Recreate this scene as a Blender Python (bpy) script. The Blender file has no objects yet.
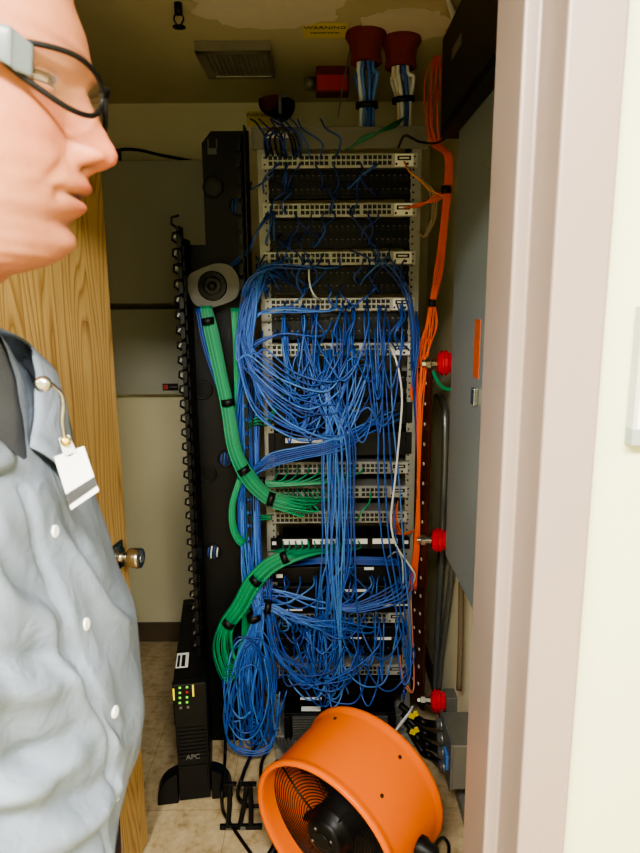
import bpy, bmesh, math, random
from mathutils import Vector, Matrix, Euler, noise
R = random.Random(7)
PI = math.pi
SC = bpy.context.scene
COL = SC.collection
V = Vector

# ------------------------------------------------------------------ camera
F = 640.0; H = 1.62
TH = math.radians(11.2); ROLL = math.radians(-0.45)
fw = V((0, math.cos(TH), -math.sin(TH))); up0 = V((0, math.sin(TH), math.cos(TH))); rt0 = V((1, 0, 0))
RT = rt0*math.cos(ROLL) + up0*math.sin(ROLL)
UP = up0*math.cos(ROLL) - rt0*math.sin(ROLL)
CAM = V((0, 0, H))
cd = bpy.data.cameras.new('camera'); cam = bpy.data.objects.new('camera', cd); COL.objects.link(cam)
m = Matrix.Identity(4)
for i in range(3):
    m[i][0] = RT[i]; m[i][1] = UP[i]; m[i][2] = -fw[i]; m[i][3] = CAM[i]
cam.matrix_world = m
cd.sensor_fit = 'VERTICAL'; cd.sensor_height = 36; cd.sensor_width = 27; cd.lens = 36*F/853
cd.clip_start = 0.02
cd.dof.use_dof = True; cd.dof.focus_distance = 2.0; cd.dof.aperture_fstop = 12
SC.camera = cam

def ray(px, py):
    return RT*((px-320)/F) + UP*((426.5-py)/F) + fw
def P(px, py, Y):
    d = ray(px, py); return CAM + d*(Y/d.y)
def PX(px, py, X):
    d = ray(px, py); return CAM + d*(X/d.x)
def PZ(px, py, Z):
    d = ray(px, py); return CAM + d*((Z-H)/d.z)

# ------------------------------------------------------------------ materials
def hexc(r, g, b):
    f = lambda c: ((c/255+0.055)/1.055)**2.4 if c > 10 else c/255/12.92
    return (f(r), f(g), f(b), 1)
def _mat(name):
    m = bpy.data.materials.new(name); m.use_nodes = True
    return m, m.node_tree.nodes, m.node_tree.links, m.node_tree.nodes['Principled BSDF']
def mat(name, c, rough=0.5, metal=0.0, var=0.12, scale=20, bump=0.0, bscale=200, spec=0.5, trans=0, alpha=1, coat=0):
    m, N, L, B = _mat(name)
    B.inputs['Roughness'].default_value = rough; B.inputs['Metallic'].default_value = metal
    B.inputs['Specular IOR Level'].default_value = spec
    if trans: B.inputs['Transmission Weight'].default_value = trans
    if alpha < 1: B.inputs['Alpha'].default_value = alpha
    if coat: B.inputs['Coat Weight'].default_value = coat
    tc = N.new('ShaderNodeTexCoord')
    nz = N.new('ShaderNodeTexNoise'); nz.inputs['Scale'].default_value = scale; nz.inputs['Detail'].default_value = 4
    L.new(tc.outputs['Object'], nz.inputs['Vector'])
    mx = N.new('ShaderNodeMix'); mx.data_type = 'RGBA'
    col = V(c[:3])
    mx.inputs['A'].default_value = (*(col*(1-var)), 1); mx.inputs['B'].default_value = (*(col*(1+var)), 1)
    L.new(nz.outputs['Fac'], mx.inputs['Factor']); L.new(mx.outputs['Result'], B.inputs['Base Color'])
    if bump:
        n2 = N.new('ShaderNodeTexNoise'); n2.inputs['Scale'].default_value = bscale; n2.inputs['Detail'].default_value = 3
        L.new(tc.outputs['Object'], n2.inputs['Vector'])
        bp = N.new('ShaderNodeBump'); bp.inputs['Strength'].default_value = bump; bp.inputs['Distance'].default_value = 0.002
        L.new(n2.outputs['Fac'], bp.inputs['Height']); L.new(bp.outputs['Normal'], B.inputs['Normal'])
    return m
M = {}
M['wall'] = mat('cream_wall', hexc(234, 227, 194), .75, var=.04, scale=6, bump=.35, bscale=90, spec=.2)
M['hall'] = mat('hall_wall', hexc(202, 203, 168), .55, var=.03, scale=5, bump=.25, bscale=120)
M['ceil'] = mat('ceiling_paint', hexc(200, 192, 154), .9, var=.12, scale=3, bump=.15, bscale=60, spec=.1)
M['base'] = mat('rubber_base', hexc(96, 82, 64), .6)
M['frame'] = mat('taupe_frame', hexc(142, 126, 117), .38, var=.04, scale=8)
M['black'] = mat('black_plastic', hexc(13, 13, 14), .45, spec=.3)
M['blackm'] = mat('black_metal', hexc(12, 12, 13), .42, spec=.22)
M['panelblk'] = mat('manager_black', hexc(16, 16, 17), .5, spec=.25, var=.2, scale=9)
M['dark'] = mat('dark_port', hexc(7, 7, 8), .6)
M['steel'] = mat('rack_aluminium', hexc(142, 141, 133), .45, .3)
M['silver'] = mat('switch_silver', hexc(172, 171, 164), .42, .15)
M['grey'] = mat('switch_grey', hexc(142, 142, 138), .45, .2)
M['chrome'] = mat('satin_nickel', hexc(190, 186, 176), .25, 1.0, var=.03)
M['zinc'] = mat('zinc_plate', hexc(150, 152, 150), .4, .8, var=.1)
M['white'] = mat('white_plastic', hexc(238, 238, 232), .45, var=.03)
M['label'] = mat('white_label', hexc(240, 240, 236), .6, var=.02)
M['egrey'] = mat('electrical_grey', hexc(128, 138, 138), .4, var=.05, scale=4)
M['bgrey'] = mat('back_box_grey', hexc(178, 178, 162), .5, var=.05, scale=4)
M['spool'] = mat('spool_grey', hexc(84, 84, 80), .45)
M['orange'] = mat('orange_paint', hexc(238, 110, 0), .42, var=.03, scale=6, spec=.3)
M['orangec'] = mat('orange_fiber', hexc(226, 92, 24), .45)
M['blues'] = [mat('blue_cord_a', hexc(30, 72, 152), .42), mat('blue_cord_b', hexc(44, 90, 170), .42), mat('blue_cord_c', hexc(22, 54, 124), .42), mat('blue_cord_d', hexc(70, 122, 192), .4)]
M['greens'] = [mat('green_cord_a', hexc(14, 128, 84), .45), mat('green_cord_b', hexc(26, 148, 100), .45), mat('green_cord_c', hexc(10, 106, 70), .45)]
M['whitec'] = mat('white_cord', hexc(214, 218, 220), .45)
M['redc'] = mat('red_insulator', hexc(206, 24, 44), .3, var=.05, coat=.3)
M['fire'] = mat('firestop_red', hexc(116, 34, 26), .8, var=.25, scale=40, bump=.6)
M['copper'] = mat('oxidised_copper', hexc(78, 44, 30), .4, .6, var=.25, scale=14)
M['yellow'] = mat('yellow_sticker', hexc(226, 206, 40), .6, var=.03)
M['lens'] = mat('grid_lens', hexc(200, 200, 190), .4)
M['conduit'] = mat('conduit_grey', hexc(128, 130, 128), .35, .7)
M['skin'] = None
M['screen'] = mat('dark_display', hexc(30, 34, 30), .2)
def emis(name, c, s):
    m, N, L, B = _mat(name)
    B.inputs['Base Color'].default_value = c; B.inputs['Emission Color'].default_value = c; B.inputs['Emission Strength'].default_value = s
    return m
M['led'] = emis('green_led', (.25, 1, .1, 1), .22)
M['amber'] = emis('amber_led', (.9, .8, .1, 1), .2)
def wood():
    m, N, L, B = _mat('oak_veneer'); B.inputs['Roughness'].default_value = .42
    tc = N.new('ShaderNodeTexCoord')
    mp = N.new('ShaderNodeMapping'); mp.inputs['Scale'].default_value = (1, 6.0, .55)
    L.new(tc.outputs['Object'], mp.inputs['Vector'])
    n1 = N.new('ShaderNodeTexNoise'); n1.inputs['Scale'].default_value = 1.4; n1.inputs['Detail'].default_value = 1.5
    L.new(mp.outputs['Vector'], n1.inputs['Vector'])
    ml = N.new('ShaderNodeMath'); ml.operation = 'MULTIPLY'; ml.inputs[1].default_value = 22
    L.new(n1.outputs['Fac'], ml.inputs[0])
    fr = N.new('ShaderNodeMath'); fr.operation = 'FRACT'; L.new(ml.outputs[0], fr.inputs[0])
    cr = N.new('ShaderNodeValToRGB'); e = cr.color_ramp.elements
    e[0].color = hexc(160, 122, 66); e[0].position = 0
    e[1].color = hexc(202, 166, 104); e[1].position = .35
    x = e.new(.8); x.color = hexc(208, 174, 112)
    x = e.new(1.0); x.color = hexc(184, 146, 86)
    L.new(fr.outputs[0], cr.inputs['Fac'])
    mp2 = N.new('ShaderNodeMapping'); mp2.inputs['Scale'].default_value = (1, 160, 4)
    L.new(tc.outputs['Object'], mp2.inputs['Vector'])
    n2 = N.new('ShaderNodeTexNoise'); n2.inputs['Scale'].default_value = 1.5; n2.inputs['Detail'].default_value = 3
    L.new(mp2.outputs['Vector'], n2.inputs['Vector'])
    mx = N.new('ShaderNodeMix'); mx.data_type = 'RGBA'; mx.blend_type = 'MULTIPLY'; mx.inputs['Factor'].default_value = .45
    L.new(cr.outputs['Color'], mx.inputs['A'])
    c2 = N.new('ShaderNodeValToRGB'); c2.color_ramp.elements[0].position = .3; c2.color_ramp.elements[0].color = (.55, .5, .42, 1); c2.color_ramp.elements[1].position = .6
    L.new(n2.outputs['Fac'], c2.inputs['Fac']); L.new(c2.outputs['Color'], mx.inputs['B'])
    L.new(mx.outputs['Result'], B.inputs['Base Color'])
    return m
M['wood'] = wood()
def vct():
    m, N, L, B = _mat('speckled_floor_tile'); B.inputs['Roughness'].default_value = .35
    tc = N.new('ShaderNodeTexCoord')
    n1 = N.new('ShaderNodeTexNoise'); n1.inputs['Scale'].default_value = 26; n1.inputs['Detail'].default_value = 6; n1.inputs['Roughness'].default_value = .65
    L.new(tc.outputs['Object'], n1.inputs['Vector'])
    cr = N.new('ShaderNodeValToRGB'); e = cr.color_ramp.elements
    e[0].position = .3; e[0].color = hexc(160, 134, 98)
    e[1].position = .75; e[1].color = hexc(222, 205, 172)
    x = e.new(.45); x.color = hexc(196, 174, 136)
    L.new(n1.outputs['Fac'], cr.inputs['Fac'])
    br = N.new('ShaderNodeTexBrick'); br.offset = 0; br.inputs['Scale'].default_value = 1; br.inputs['Brick Width'].default_value = .305; br.inputs['Row Height'].default_value = .305; br.inputs['Mortar Size'].default_value = .0012
    br.inputs['Color1'].default_value = (1, 1, 1, 1); br.inputs['Color2'].default_value = (.93, .92, .9, 1); br.inputs['Mortar'].default_value = (.55, .5, .42, 1)
    L.new(tc.outputs['Object'], br.inputs['Vector'])
    mx = N.new('ShaderNodeMix'); mx.data_type = 'RGBA'; mx.blend_type = 'MULTIPLY'; mx.inputs['Factor'].default_value = 1
    L.new(cr.outputs['Color'], mx.inputs['A']); L.new(br.outputs['Color'], mx.inputs['B'])
    L.new(mx.outputs['Result'], B.inputs['Base Color'])
    return m
M['floor'] = vct()

# ------------------------------------------------------------------ mesh builder
WL = {}          # world location of every empty / origin used as a parent
class MB:
    def __init__(s): s.v = []; s.f = []; s.mi = []; s.sm = []
    def add(s, vs, fs, mi=0, smooth=False):
        o = len(s.v); s.v += [V(v) for v in vs]
        for f in fs: s.f.append([i+o for i in f]); s.mi.append(mi); s.sm.append(smooth)
        return s
    def box(s, c, d, rot=None, mi=0):
        x, y, z = d[0]/2, d[1]/2, d[2]/2
        vs = [V((a, b, e)) for a in (-x, x) for b in (-y, y) for e in (-z, z)]
        if rot is not None:
            q = Euler(rot).to_matrix() if not isinstance(rot, Matrix) else rot
            vs = [q @ v for v in vs]
        return s.add([v+V(c) for v in vs], [(0, 1, 3, 2), (4, 6, 7, 5), (0, 4, 5, 1), (2, 3, 7, 6), (0, 2, 6, 4), (1, 5, 7, 3)], mi)
    def bx(s, x0, x1, y0, y1, z0, z1, mi=0):
        return s.box(((x0+x1)/2, (y0+y1)/2, (z0+z1)/2), (abs(x1-x0), abs(y1-y0), abs(z1-z0)), mi=mi)
    def tube(s, pts, r, n=7, cap=True, mi=0, flat=1.0):
        pts = [V(p) for p in pts]; k = len(pts)
        rr = r if isinstance(r, (list, tuple)) else [r]*k
        t = (pts[1]-pts[0]).normalized()
        a = V((0, 0, 1)) if abs(t.z) < .9 else V((1, 0, 0))
        u = t.cross(a).normalized()
        vs = []
        for i in range(k):
            if i == 0: tt = pts[1]-pts[0]
            elif i == k-1: tt = pts[-1]-pts[-2]
            else: tt = pts[i+1]-pts[i-1]
            if tt.length > 1e-9: t = tt.normalized()
            u = (u - t*u.dot(t))
            u = u.normalized() if u.length > 1e-6 else t.orthogonal().normalized()
            w = t.cross(u)
            for j in range(n):
                an = 2*PI*j/n
                vs.append(pts[i] + u*(math.cos(an)*rr[i]) + w*(math.sin(an)*rr[i]*flat))
        fs = [(i*n+j, i*n+(j+1) % n, (i+1)*n+(j+1) % n, (i+1)*n+j) for i in range(k-1) for j in range(n)]
        o = len(s.v)
        s.add(vs, fs, mi, True)
        if cap:
            s.f.append([o+j for j in range(n)][::-1]); s.mi.append(mi); s.sm.append(False)
            s.f.append([o+(k-1)*n+j for j in range(n)]); s.mi.append(mi); s.sm.append(False)
        return s
    def lathe(s, c, axis, prof, n=32, mi=0, smooth=True, capa=False, capb=False, phase=0):
        """prof: list of (distance along axis, radius)"""
        c = V(c); ax = V(axis).normalized(); u = ax.orthogonal().normalized(); w = ax.cross(u)
        k = len(prof); vs = []
        for h, r in prof:
            for j in range(n):
                a = 2*PI*j/n+phase
                vs.append(c + ax*h + u*(math.cos(a)*r) + w*(math.sin(a)*r))
        fs = [(i*n+j, i*n+(j+1) % n, (i+1)*n+(j+1) % n, (i+1)*n+j) for i in range(k-1) for j in range(n)]
        o = len(s.v); s.add(vs, fs, mi, smooth)
        if capa: s.f.append([o+j for j in range(n)][::-1]); s.mi.append(mi); s.sm.append(False)
        if capb: s.f.append([o+(k-1)*n+j for j in range(n)]); s.mi.append(mi); s.sm.append(False)
        return s
    def cyl(s, p0, p1, r, n=20, r1=None, mi=0):
        p0 = V(p0); p1 = V(p1)
        return s.lathe(p0, p1-p0, [(0, r), ((p1-p0).length, r if r1 is None else r1)], n, mi, True, True, True)
    def prism(s, poly, vec, mi=0):
        """poly: 3D points of a planar face; vec: extrusion"""
        n = len(poly); vec = V(vec); poly = [V(p) for p in poly]
        return s.add(poly+[p+vec for p in poly], [list(range(n))[::-1], list(range(n, 2*n))]+[(i, (i+1) % n, n+(i+1) % n, n+i) for i in range(n)], mi)
    def ring(s, c, axis, R_, r, n=32, k=8, mi=0):
        c = V(c); ax = V(axis).normalized(); u = ax.orthogonal().normalized(); w = ax.cross(u)
        vs = []
        for i in range(n):
            a = 2*PI*i/n; d = u*math.cos(a)+w*math.sin(a)
            for j in range(k):
                b = 2*PI*j/k; vs.append(c+d*(R_+r*math.cos(b))+ax*(r*math.sin(b)))
        return s.add(vs, [(i*k+j, ((i+1) % n)*k+j, ((i+1) % n)*k+(j+1) % k, i*k+(j+1) % k) for i in range(n) for j in range(k)], mi, True)
    def ball(s, c, r, n=16, k=10, mi=0, sc=(1, 1, 1)):
        c = V(c); vs = []
        for i in range(k+1):
            th = PI*i/k
            for j in range(n):
                a = 2*PI*j/n
                vs.append(c+V((math.sin(th)*math.cos(a)*r*sc[0], math.sin(th)*math.sin(a)*r*sc[1], math.cos(th)*r*sc[2])))
        return s.add(vs, [(i*n+j, (i+1)*n+j, (i+1)*n+(j+1) % n, i*n+(j+1) % n) for i in range(k) for j in range(n)], mi, True)
    def build(s, name, mats, parent=None, bevel=0, origin=None):
        if not isinstance(mats, (list, tuple)): mats = [mats]
        if parent is not None: o = V(WL.get(parent.name, (0, 0, 0)))
        elif origin is not None: o = V(origin)
        else:
            xs = [v.x for v in s.v]; ys = [v.y for v in s.v]; zs = [v.z for v in s.v]
            o = V(((min(xs)+max(xs))/2, (min(ys)+max(ys))/2, min(zs)))
        me = bpy.data.meshes.new(name)
        me.from_pydata([tuple(v-o) for v in s.v], [], s.f)
        me.polygons.foreach_set('material_index', s.mi); me.polygons.foreach_set('use_smooth', s.sm)
        for mt in mats: me.materials.append(mt)
        bm = bmesh.new(); bm.from_mesh(me)
        bmesh.ops.remove_doubles(bm, verts=bm.verts, dist=1e-6)
        bmesh.ops.recalc_face_normals(bm, faces=bm.faces); bm.to_mesh(me); bm.free()
        ob = bpy.data.objects.new(name, me); COL.objects.link(ob)
        if parent is not None: ob.parent = parent; WL[ob.name] = o
        else: ob.location = o; WL[ob.name] = o
        if bevel:
            b = ob.modifiers.new('bevel', 'BEVEL'); b.width = bevel; b.segments = 2; b.limit_method = 'ANGLE'
            b.harden_normals = False
        return ob
def tag(o, label=None, cat=None, group=None, kind=None):
    if label: o['label'] = label
    if cat: o['category'] = cat
    if group: o['group'] = group
    if kind: o['kind'] = kind
    return o
def thing(name, loc, label, cat, group=None):
    o = bpy.data.objects.new(name, None); COL.objects.link(o); o.location = loc; o.empty_display_size = .05
    WL[o.name] = V(loc)
    return tag(o, label, cat, group)
def struct(mb, name, mats, bevel=0):
    return tag(mb.build(name, mats, bevel=bevel), kind='structure')
def dup(o, parent=None):
    c = o.copy(); COL.objects.link(c); c.parent = parent
    for ch in list(o.children): dup(ch, c)
    return c
def text_mesh(txt, size, name, mt, parent, loc, xdir, ydir, ext=.0004):
    cu = bpy.data.curves.new('txt', 'FONT'); cu.body = txt; cu.size = size; cu.extrude = ext; cu.align_x = 'CENTER'; cu.align_y = 'CENTER'
    to = bpy.data.objects.new('txt', cu); COL.objects.link(to)
    dg = bpy.context.evaluated_depsgraph_get()
    me = bpy.data.meshes.new_from_object(to.evaluated_get(dg)); bpy.data.objects.remove(to); bpy.data.curves.remove(cu)
    x = V(xdir).normalized(); y = V(ydir).normalized(); z = x.cross(y)
    mm = Matrix(((x.x, y.x, z.x, loc[0]), (x.y, y.y, z.y, loc[1]), (x.z, y.z, z.z, loc[2]), (0, 0, 0, 1)))
    me.transform(mm)
    o0 = WL.get(parent.name, V((0, 0, 0))) if parent else V((0, 0, 0))
    me.transform(Matrix.Translation(-V(o0)))
    me.materials.clear(); me.materials.append(mt); me.name = name
    ob = bpy.data.objects.new(name, me); COL.objects.link(ob); ob.parent = parent
    return ob
def spline(pts, n=8):
    """Catmull-Rom through points"""
    pts = [V(p) for p in pts]
    q = [pts[0]*2-pts[1]]+pts+[pts[-1]*2-pts[-2]]
    out = []
    for i in range(1, len(q)-2):
        a, b, c, d = q[i-1], q[i], q[i+1], q[i+2]
        for j in range(n):
            t = j/n
            out.append(.5*((2*b)+(c-a)*t+(2*a-5*b+4*c-d)*t*t+(3*b-a-3*c+d)*t**3))
    out.append(pts[-1]); return out

# ------------------------------------------------------------------ room
CZ = 2.42; BY = 2.85; RX = .47; LX = -1.35; WY0, WY1 = .585, .74
JX = .204; JL = -.70; HZ = 2.06
struct(MB().bx(-3, 3, -1.7, BY, -.1, 0), 'floor', M['floor'])
struct(MB().bx(-3, 3, -1.7, BY+.1, CZ, CZ+.1), 'ceiling', M['ceil'])
struct(MB().bx(LX-.1, RX+.1, BY, BY+.1, 0, CZ), 'wall_back', M['wall'])
struct(MB().bx(RX, RX+.1, WY1, BY, 0, CZ), 'wall_right', M['wall'])
struct(MB().bx(LX-.1, LX, WY1, BY, 0, CZ), 'wall_left', M['wall'])
fx = .045
struct(MB().bx(JX+.006, 3, WY0, WY1, 0, CZ).bx(-3, JL-.006, WY0, WY1, 0, CZ).bx(JL-.006, JX+.006, WY0, WY1, HZ+.006, CZ), 'wall_front', M['hall'])
struct(MB().bx(-3, 3, -1.8, -1.7, 0, CZ), 'wall_hall', M['hall'])
struct(MB().bx(-3.1, -3, -1.7, WY0, 0, CZ), 'wall_hall_left', M['hall'])
struct(MB().bx(3, 3.1, -1.7, WY0, 0, CZ), 'wall_hall_right', M['hall'])
struct(MB().bx(LX, RX, BY-.008, BY, 0, .1), 'baseboard_back', M['base'], .002)
struct(MB().bx(RX-.008, RX, WY1, BY, 0, .1), 'baseboard_right', M['base'], .002)
# hollow metal door frame: right jamb, left jamb, head as one trim each
z1 = .64
def jamb(x, sx, name):
    mb = MB()
    # outline in plan (x,y): face, rebate, stop, back rebate, back face
    a = [(x+sx*.05, WY0-.012), (x, WY0-.012), (x, z1), (x-sx*.016, z1), (x-sx*.016, WY1-.002), (x, WY1-.002), (x, WY1+.045), (x+sx*.05, WY1+.045), (x+sx*.05, WY1+.012), (x+sx*.012, WY1+.012), (x+sx*.012, WY0+.0), (x+sx*.05, WY0+.0)]
    mb.prism([(p[0], p[1], 0) for p in a], (0, 0, HZ))
    return struct(mb, name, M['frame'], .003)
jamb(JX, 1, 'trim_1'); jamb(JL, -1, 'trim_2')
hd = MB()
a = [(WY0-.012, HZ+.05), (WY0-.012, HZ), (z1, HZ), (z1, HZ-.016), (WY1-.002, HZ-.016), (WY1-.002, HZ), (WY1+.045, HZ), (WY1+.045, HZ+.05), (WY1+.012, HZ+.05), (WY1+.012, HZ+.012), (WY0, HZ+.012), (WY0, HZ+.05)]
hd.prism([(JL-.05, p[0], p[1]) for p in a], (JX-JL+.1, 0, 0)); struct(hd, 'trim_3', M['frame'], .003)

# door leaf, hinged on the left jamb, opened into the closet
dA = V((JL+.012, WY1+.03, 0)); dB = P(110, 300, 1.66); dB.z = 0
dv = (dB-dA).normalized(); dn = V((dv.y, -dv.x, 0))     # normal towards the rack
DW = (dB-dA).length
door = bpy.data.objects.new('door_1', None); COL.objects.link(door); door.location = dA; WL['door_1'] = dA.copy(); tag(door, kind='structure')
q = Matrix(((dn.x, dv.x, 0), (dn.y, dv.y, 0), (0, 0, 1)))
leaf = MB(); leaf.bx(-.044, 0, 0, DW, .012, HZ-.004)
lo = leaf.build('door_leaf', M['wood'], None, .0015, origin=(0, 0, 0))
lo.parent = door; lo.rotation_euler = q.to_euler(); lo.location = (0, 0, 0)
kz = P(125, 551, 1.64).z
kb = dA + dv*(DW-.06) + V((0, 0, kz))
kn = MB(); kn.lathe(kb, dn, [(0, .033), (.004, .034), (.008, .03), (.009, .013), (.03, .013), (.032, .021), (.036, .025), (.062, .0275), (.068, .026), (.07, .02), (.0705, 0)], 32)
kn.build('door_knob', M['chrome'], door)
kp = MB(); kp.box(kb + dn*.001, (.06, .006, .075), rot=Matrix(((dv.x, dn.x, 0), (dv.y, dn.y, 0), (0, 0, 1))))
kp.build('knob_plate', mat('dark_green_plate', hexc(30, 44, 44), .5), door, .001)
kl = MB(); kl.lathe(kb + dn*.0702, dn, [(0, .011), (.002, .011), (.0025, .009), (.001, .008)], 20, capb=True); kl.build('lock_cylinder', M['zinc'], door)

# ------------------------------------------------------------------ lights
def area(name, loc, sx, sy, pw, rot=(0, 0, 0), col=(1, .97, .9)):
    l = bpy.data.lights.new(name, 'AREA'); l.shape = 'RECTANGLE'; l.size = sx; l.size_y = sy; l.energy = pw; l.color = col
    o = bpy.data.objects.new(name, l); COL.objects.link(o); o.location = loc; o.rotation_euler = rot; return o
for i, (lx, ly) in enumerate([(-.12, -.56), (-1.9, -.6), (2.0, -.5)]):  # the two side lamps are unseen, put in for bounce light
    t = MB(); hx = .7 if i == 0 else .3; hy = .17 if i == 0 else .3; t.bx(lx-hx, lx+hx, ly-hy, ly+hy, CZ-.012, CZ)
    tag(t.build('ceiling_lamp', M['white']), ['long white ceiling lamp out in the hall', 'unseen square hall lamp put in farther along, door side', 'unseen square hall lamp put in farther along, sign side'][i], 'lamp')
    area('hall_light', (lx, ly, CZ-.02), .55 if i else 1.34, .55 if i else .3, [125, 55, 30][i])
w = bpy.data.worlds.new('world'); SC.world = w; w.use_nodes = True
w.node_tree.nodes['Background'].inputs[0].default_value = (.8, .85, 1, 1); w.node_tree.nodes['Background'].inputs[1].default_value = .1
SC.view_settings.view_transform = 'Filmic' if False else 'AgX'
SC.view_settings.look = 'AgX - Medium High Contrast'
SC.view_settings.exposure = 0.75
SC.cycles.use_denoising = True
SC.cycles.max_bounces = 8
# ================================================================== ceiling and walls
def ceil_box(px0, py0, px1, py1):
    a = PZ(px0, py0, CZ); b = PZ(px1, py1, CZ); return a, b
# ceiling light fixture with a prismatic square lens
a = PZ(232, 51, CZ-.03); b = PZ(232, 79, CZ-.03); cx = a.x; hw = .118
lf = thing('ceiling_fixture', (cx, (a.y+b.y)/2, CZ), 'small square ceiling fixture with silver rim and gridded lens', 'light fixture')
fr = MB(); y0, y1 = a.y, b.y
for (x0, x1, u0, u1) in ((cx-hw, cx+hw, y0, y0+.028), (cx-hw, cx+hw, y1-.02, y1), (cx-hw, cx-hw+.03, y0, y1), (cx+hw-.012, cx+hw, y0, y1)):
    fr.bx(x0, x1, u0, u1, CZ-.03, CZ)
fr.build('rim', mat('rim_metal', hexc(150, 146, 132), .35, .5), lf, .002)
ln = MB(); ln.bx(cx-hw+.03, cx+hw-.012, y0+.028, y1-.02, CZ-.02, CZ-.005); ln.build('lens', M['lens'], lf)
gr = MB(); nx, ny = 12, 12
for i in range(nx+1):
    x = cx-hw+.03+(2*hw-.042)*i/nx; gr.bx(x-.0012, x+.0012, y0+.028, y1-.02, CZ-.026, CZ-.019)
for i in range(ny+1):
    y = y0+.028+(y1-y0-.048)*i/ny; gr.bx(cx-hw+.03, cx+hw-.012, y-.0012, y+.0012, CZ-.026, CZ-.019)
gr.build('lens_grid', mat('grid_bars', hexc(110, 106, 90), .5), lf)
# sprinkler
s0 = PZ(178, 3, CZ); t = thing('sprinkler_head', s0, 'dark pendent sprinkler head hanging from ceiling', 'sprinkler')
MB().cyl(s0, s0-V((0, 0, .028)), .011, 12).build('body', M['blackm'], t)
mb = MB(); mb.tube(spline([s0+V((-.008, 0, -.025)), s0+V((-.013, 0, -.04)), s0+V((-.003, 0, -.058))], 5), .0025, 6); mb.tube(spline([s0+V((.008, 0, -.025)), s0+V((.013, 0, -.04)), s0+V((.003, 0, -.058))], 5), .0025, 6)
mb.build('frame_arm', M['blackm'], t)
d_ = MB(); d_.lathe(s0-V((0, 0, .058)), (0, 0, -1), [(0, .004), (.001, .018), (.003, .018), (.004, .003)], 14, capb=True); d_.build('deflector', M['blackm'], t)
# plaster patches on the ceiling
for (px, py, rx, ry) in ((268, 6, .21, .15), (405, 26, .14, .12)):
    c = PZ(px, py, CZ-.001); n = 40
    pts = [c+V((math.cos(2*PI*i/n)*rx*(1+.1*math.sin(5*i)), math.sin(2*PI*i/n)*ry*(1+.12*math.cos(3.3*i)), 0)) for i in range(n)]
    mb = MB(); mb.prism(pts, (0, 0, -.002))
    tag(mb.build('plaster_patch', mat('plaster', hexc(222, 214, 190), .9, var=.1, scale=12, bump=.3)), 'pale grey plaster patch ' + ('at the top edge beside the sprinkler head' if px < 300 else 'around the right red firestop collar'), 'patch')
# yellow stickers
c = PZ(325, 31, CZ-.001); st = thing('warning_sticker', c, 'yellow warning sticker on ceiling left of the red firestop collars', 'sticker')
MB().bx(c.x-.066, c.x+.066, c.y-.05, c.y+.05, CZ-.0015, CZ).build('sheet', M['yellow'], st)
text_mesh('WARNING', .026, 'lettering', M['dark'], st, (c.x, c.y-.026, CZ-.0022), (1, 0, 0), (0, -1, 0))
text_mesh('FIRE STOP SYSTEM', .011, 'small_lettering', M['dark'], st, (c.x, c.y+.012, CZ-.0022), (1, 0, 0), (0, -1, 0))
c = P(259, 117, BY-.001); st = thing('warning_sticker', c, 'yellow warning sticker on back wall behind rack top corner', 'sticker')
MB().bx(c.x-.05, c.x+.06, BY-.0015, BY, c.z-.035, c.z+.022).build('sheet', M['yellow'], st)
text_mesh('WARNING', .022, 'lettering', M['dark'], st, (c.x, BY-.0022, c.z+.007), (1, 0, 0), (0, 0, 1))

# red firestop collars with cable bundles coming through the ceiling
def cord_obj(name, pts, r, mt, label, cat, group=None, n=6, per=6, mb_extra=None):
    mb = MB(); mb.tube(spline(pts, per), r, n)
    if mb_extra: mb_extra(mb)
    return tag(mb.build(name, mt), label, cat, group)
bundles = [((366, 41), [M['blues'][1], M['whitec'], M['blues'][3], M['blues'][1], M['whitec'], M['blues'][3], M['blues'][1], M['blues'][3]], (367, 118), 'left'),
           ((401, 46), [M['whitec'], M['whitec'], M['blues'][2], M['whitec'], mat('cream_cord', hexc(214, 204, 176), .5), M['whitec'], M['blues'][1], M['whitec']], (404, 120), 'right')]
for (cp, mts, bp, side) in bundles:
    c = PZ(cp[0], cp[1]-8, CZ); e = P(bp[0], bp[1], c.y+.03)
    col = MB(); prof = [(0, .062), (.012, .064), (.03, .052), (.06, .046), (.085, .05), (.09, .04), (.05, .036)]
    col.lathe(c, (0, 0, -1), prof, 28)
    tag(col.build('firestop_collar', M['fire']), f'{side} of the two dark red firestop collars on ceiling above rack', 'firestop')
    for i, mt in enumerate(mts):
        a_ = 2*PI*i/len(mts)+.3; o = V((math.cos(a_), math.sin(a_), 0))
        pts = [c+o*.022+V((0, 0, -.02)), c+o*.024+V((0, 0, -.1)), (c*.5+e*.5)+o*(.036 if i % 2 else .024), e+o*.02+V((0, 0, .05)), e+o*.02+V((0, 0, -.03))]
        cc = 'white' if mt not in M['blues'] else 'blue'
        cord_obj('trunk_cable', pts, .0065, mt, f'{cc} cable dropping through the {side} red firestop collar', 'cable', f'{cc} cables through {side} collar', n=7)
    for f_ in ((.22, .75) if side == 'right' else (.85,)):
        p = c*(1-f_)+e*f_; w_ = MB(); w_.lathe(p, (e-c), [(-.009, .032), (-.009, .036), (.009, .036), (.009, .032)], 18)
        tag(w_.build('cable_wrap', M['black']), f'black hook-and-loop wrap around {side} ceiling bundle' + (', upper' if f_ < .5 else ', lower' if side == 'right' else ''), 'wrap')
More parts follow.
